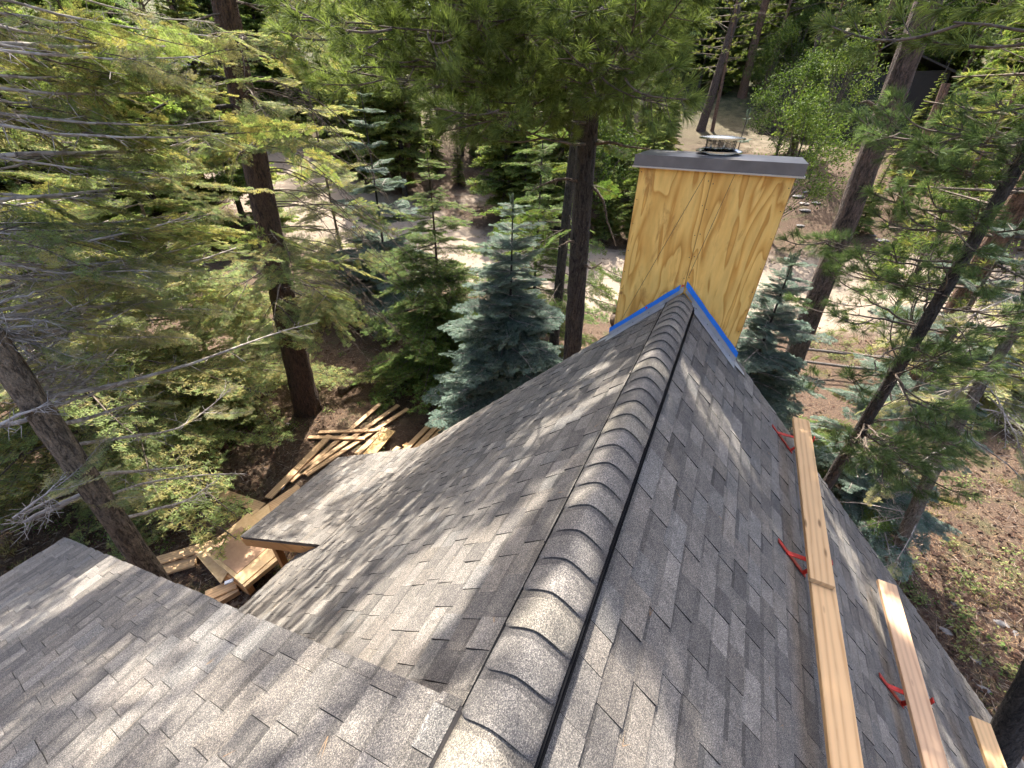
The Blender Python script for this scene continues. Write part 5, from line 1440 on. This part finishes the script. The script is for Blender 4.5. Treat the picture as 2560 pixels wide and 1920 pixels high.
# low leafy plants, in patches
G = Geo(); cent = []
for (px, py, n_, sp) in ((800, 700, 26, .9), (880, 690, 16, .7), (560, 1130, 6, .35), (640, 1060, 6, .4), (720, 1080, 4, .3), (470, 1240, 10, .4), (400, 1330, 10, .5), (2080, 870, 18, .6), (2060, 840, 14, .5), (2110, 1310, 6, .3), (2250, 1395, 6, .25), (2290, 1490, 5, .3), (2520, 1690, 8, .35), (2390, 1560, 5, .3),
                          (950, 660, 12, .9), (1000, 720, 8, .7), (1560, 770, 8, .4), (1640, 740, 4, .3), (2200, 480, 12, 1.2), (1200, 520, 8, 1.2), (820, 960, 4, .3), (930, 1010, 4, .3), (2350, 1150, 5, .6), (2450, 1270, 4, .5), (2500, 1130, 5, .7), (2400, 1420, 3, .4), (2350, 1000, 8, .8), (2200, 900, 8, .7), (2150, 820, 6, .8), (2460, 1420, 3, .4), (150, 1250, 4, .5), (250, 1290, 4, .4), (500, 900, 5, .6)):
    Q = gpt(px, py); cent.append(Q + g.normal(0, sp, (n_, 3)) * [1, 1, 0])
cent = np.vstack(cent + [base_pts[g.integers(0, len(base_pts), 110)]]); m_ = 40
c2 = np.repeat(cent, m_, 0); P = c2 + g.normal(0, .10, c2.shape) * [1, 1, 0]; P[:, 2] = Gz(P[:, 0], P[:, 1]) + np.abs(g.normal(0, .10, len(P))) + .01
d = unit(g.normal(0, 1, P.shape) * [1, 1, .4]); s_ = unit(np.cross(d, [0, 0, 1.0]) + g.normal(0, .25, P.shape)); l = g.uniform(.018, .042, (len(P), 1))
V = np.stack([P - d * l, P + s_ * l * .6, P + d * l * 1.1, P - s_ * l * .6], 1)
G.add(V, (np.arange(len(P))[:, None, None] * 4 + np.array([(0, 1, 2), (0, 2, 3)])[None]).reshape(-1, 3), np.repeat(g.uniform(0, 1, len(P)), 4), 1)
G.twigs(cent, cent + g.normal(0, .04, cent.shape) * [1, 1, 0] + [0, 0, .16], .003, .0015, 3)
o = link(bpy.data.objects.new('low_plants', G.mesh('low_plants', [M['stick'], M['plant']]))); tag(o, 'small green leafy plants growing through the litter', 'plants', kind='stuff')

# dry pine needles over the forest floor, and a few blown onto the roof
n = 26000; idx = g.integers(0, len(base_pts), n); P = base_pts[idx] + g.normal(0, .5, (n, 3)) * [1, 1, 0]; P[:, 2] = Gz(P[:, 0], P[:, 1]) + g.uniform(.008, .03, n)
a = g.uniform(0, 6.28, n); d = np.stack([np.cos(a), np.sin(a), g.normal(0, .1, n)], 1); s_ = np.stack([-np.sin(a), np.cos(a), 0 * a], 1) * .0028; l = g.uniform(.05, .11, (n, 1))
G = Geo(); V = np.stack([P - d * l - s_, P - d * l + s_, P + d * l], 1); G.add(V, np.arange(n * 3).reshape(-1, 3), .5, 0)
o = link(bpy.data.objects.new('needle_litter', G.mesh('needle_litter', [M['dryneedle']]))); tag(o, 'fallen dry pine needles covering the forest floor', 'needles', kind='stuff')
V = []
for (dd, nn, O_, y0, y1, L_, cnt_) in ((dL, nL, (0, 0, 0), .5, 4.2, 5.6, 70), (dR, nR, (0, 0, 0), .3, 4.2, 5.0, 60), (dN, nN, (XN0, 0, ZN0), -1.5, .38, 5.5, 60), (dP, nP, (PX0, 0, PZ0), PY0, PY1, 2.2, 26)):
    for k in range(cnt_):
        c = np.array(O_) + dd * g.uniform(.2, L_) + nn * .0165 + np.array([0, g.uniform(y0, y1), 0]); a = g.uniform(0, 6.28)
        for j in range(int(g.integers(1, 4))):
            a2 = a + g.normal(0, .3); q = dd * math.cos(a2) + np.array([0, math.sin(a2), 0]); w_ = (-dd * math.sin(a2) + np.array([0, math.cos(a2), 0])) * .0016; l = g.uniform(.02, .07)
            V += [c - w_, c + w_, c + q * l]
G = Geo(); V = np.array(V); G.add(V, np.arange(len(V)).reshape(-1, 3), .5, 0)
o = link(bpy.data.objects.new('roof_needles', G.mesh('roof_needles', [M['dryneedle']]))); tag(o, 'loose dry needles scattered on the shingles', 'needles', kind='stuff')

# trees that share a description are told apart by their order across the picture
same = {}
for o in COL.objects:
    if o.parent is None and o.get('group') and o.get('category') == 'tree': same.setdefault(o['label'], []).append(o)
ORD = ('leftmost', 'second', 'third', 'fourth', 'fifth', 'sixth', 'seventh', 'eighth', 'ninth', 'tenth', 'eleventh', 'twelfth')
for lab, obs in same.items():
    if len(obs) < 2: continue
    obs.sort(key=lambda q: math.atan2(q.location.x - CAM[0], q.location.y))
    for k, q in enumerate(obs[:12]): q['label'] = lab + (', leftmost such' if k == 0 else ', ' + ORD[k] + ' from left')
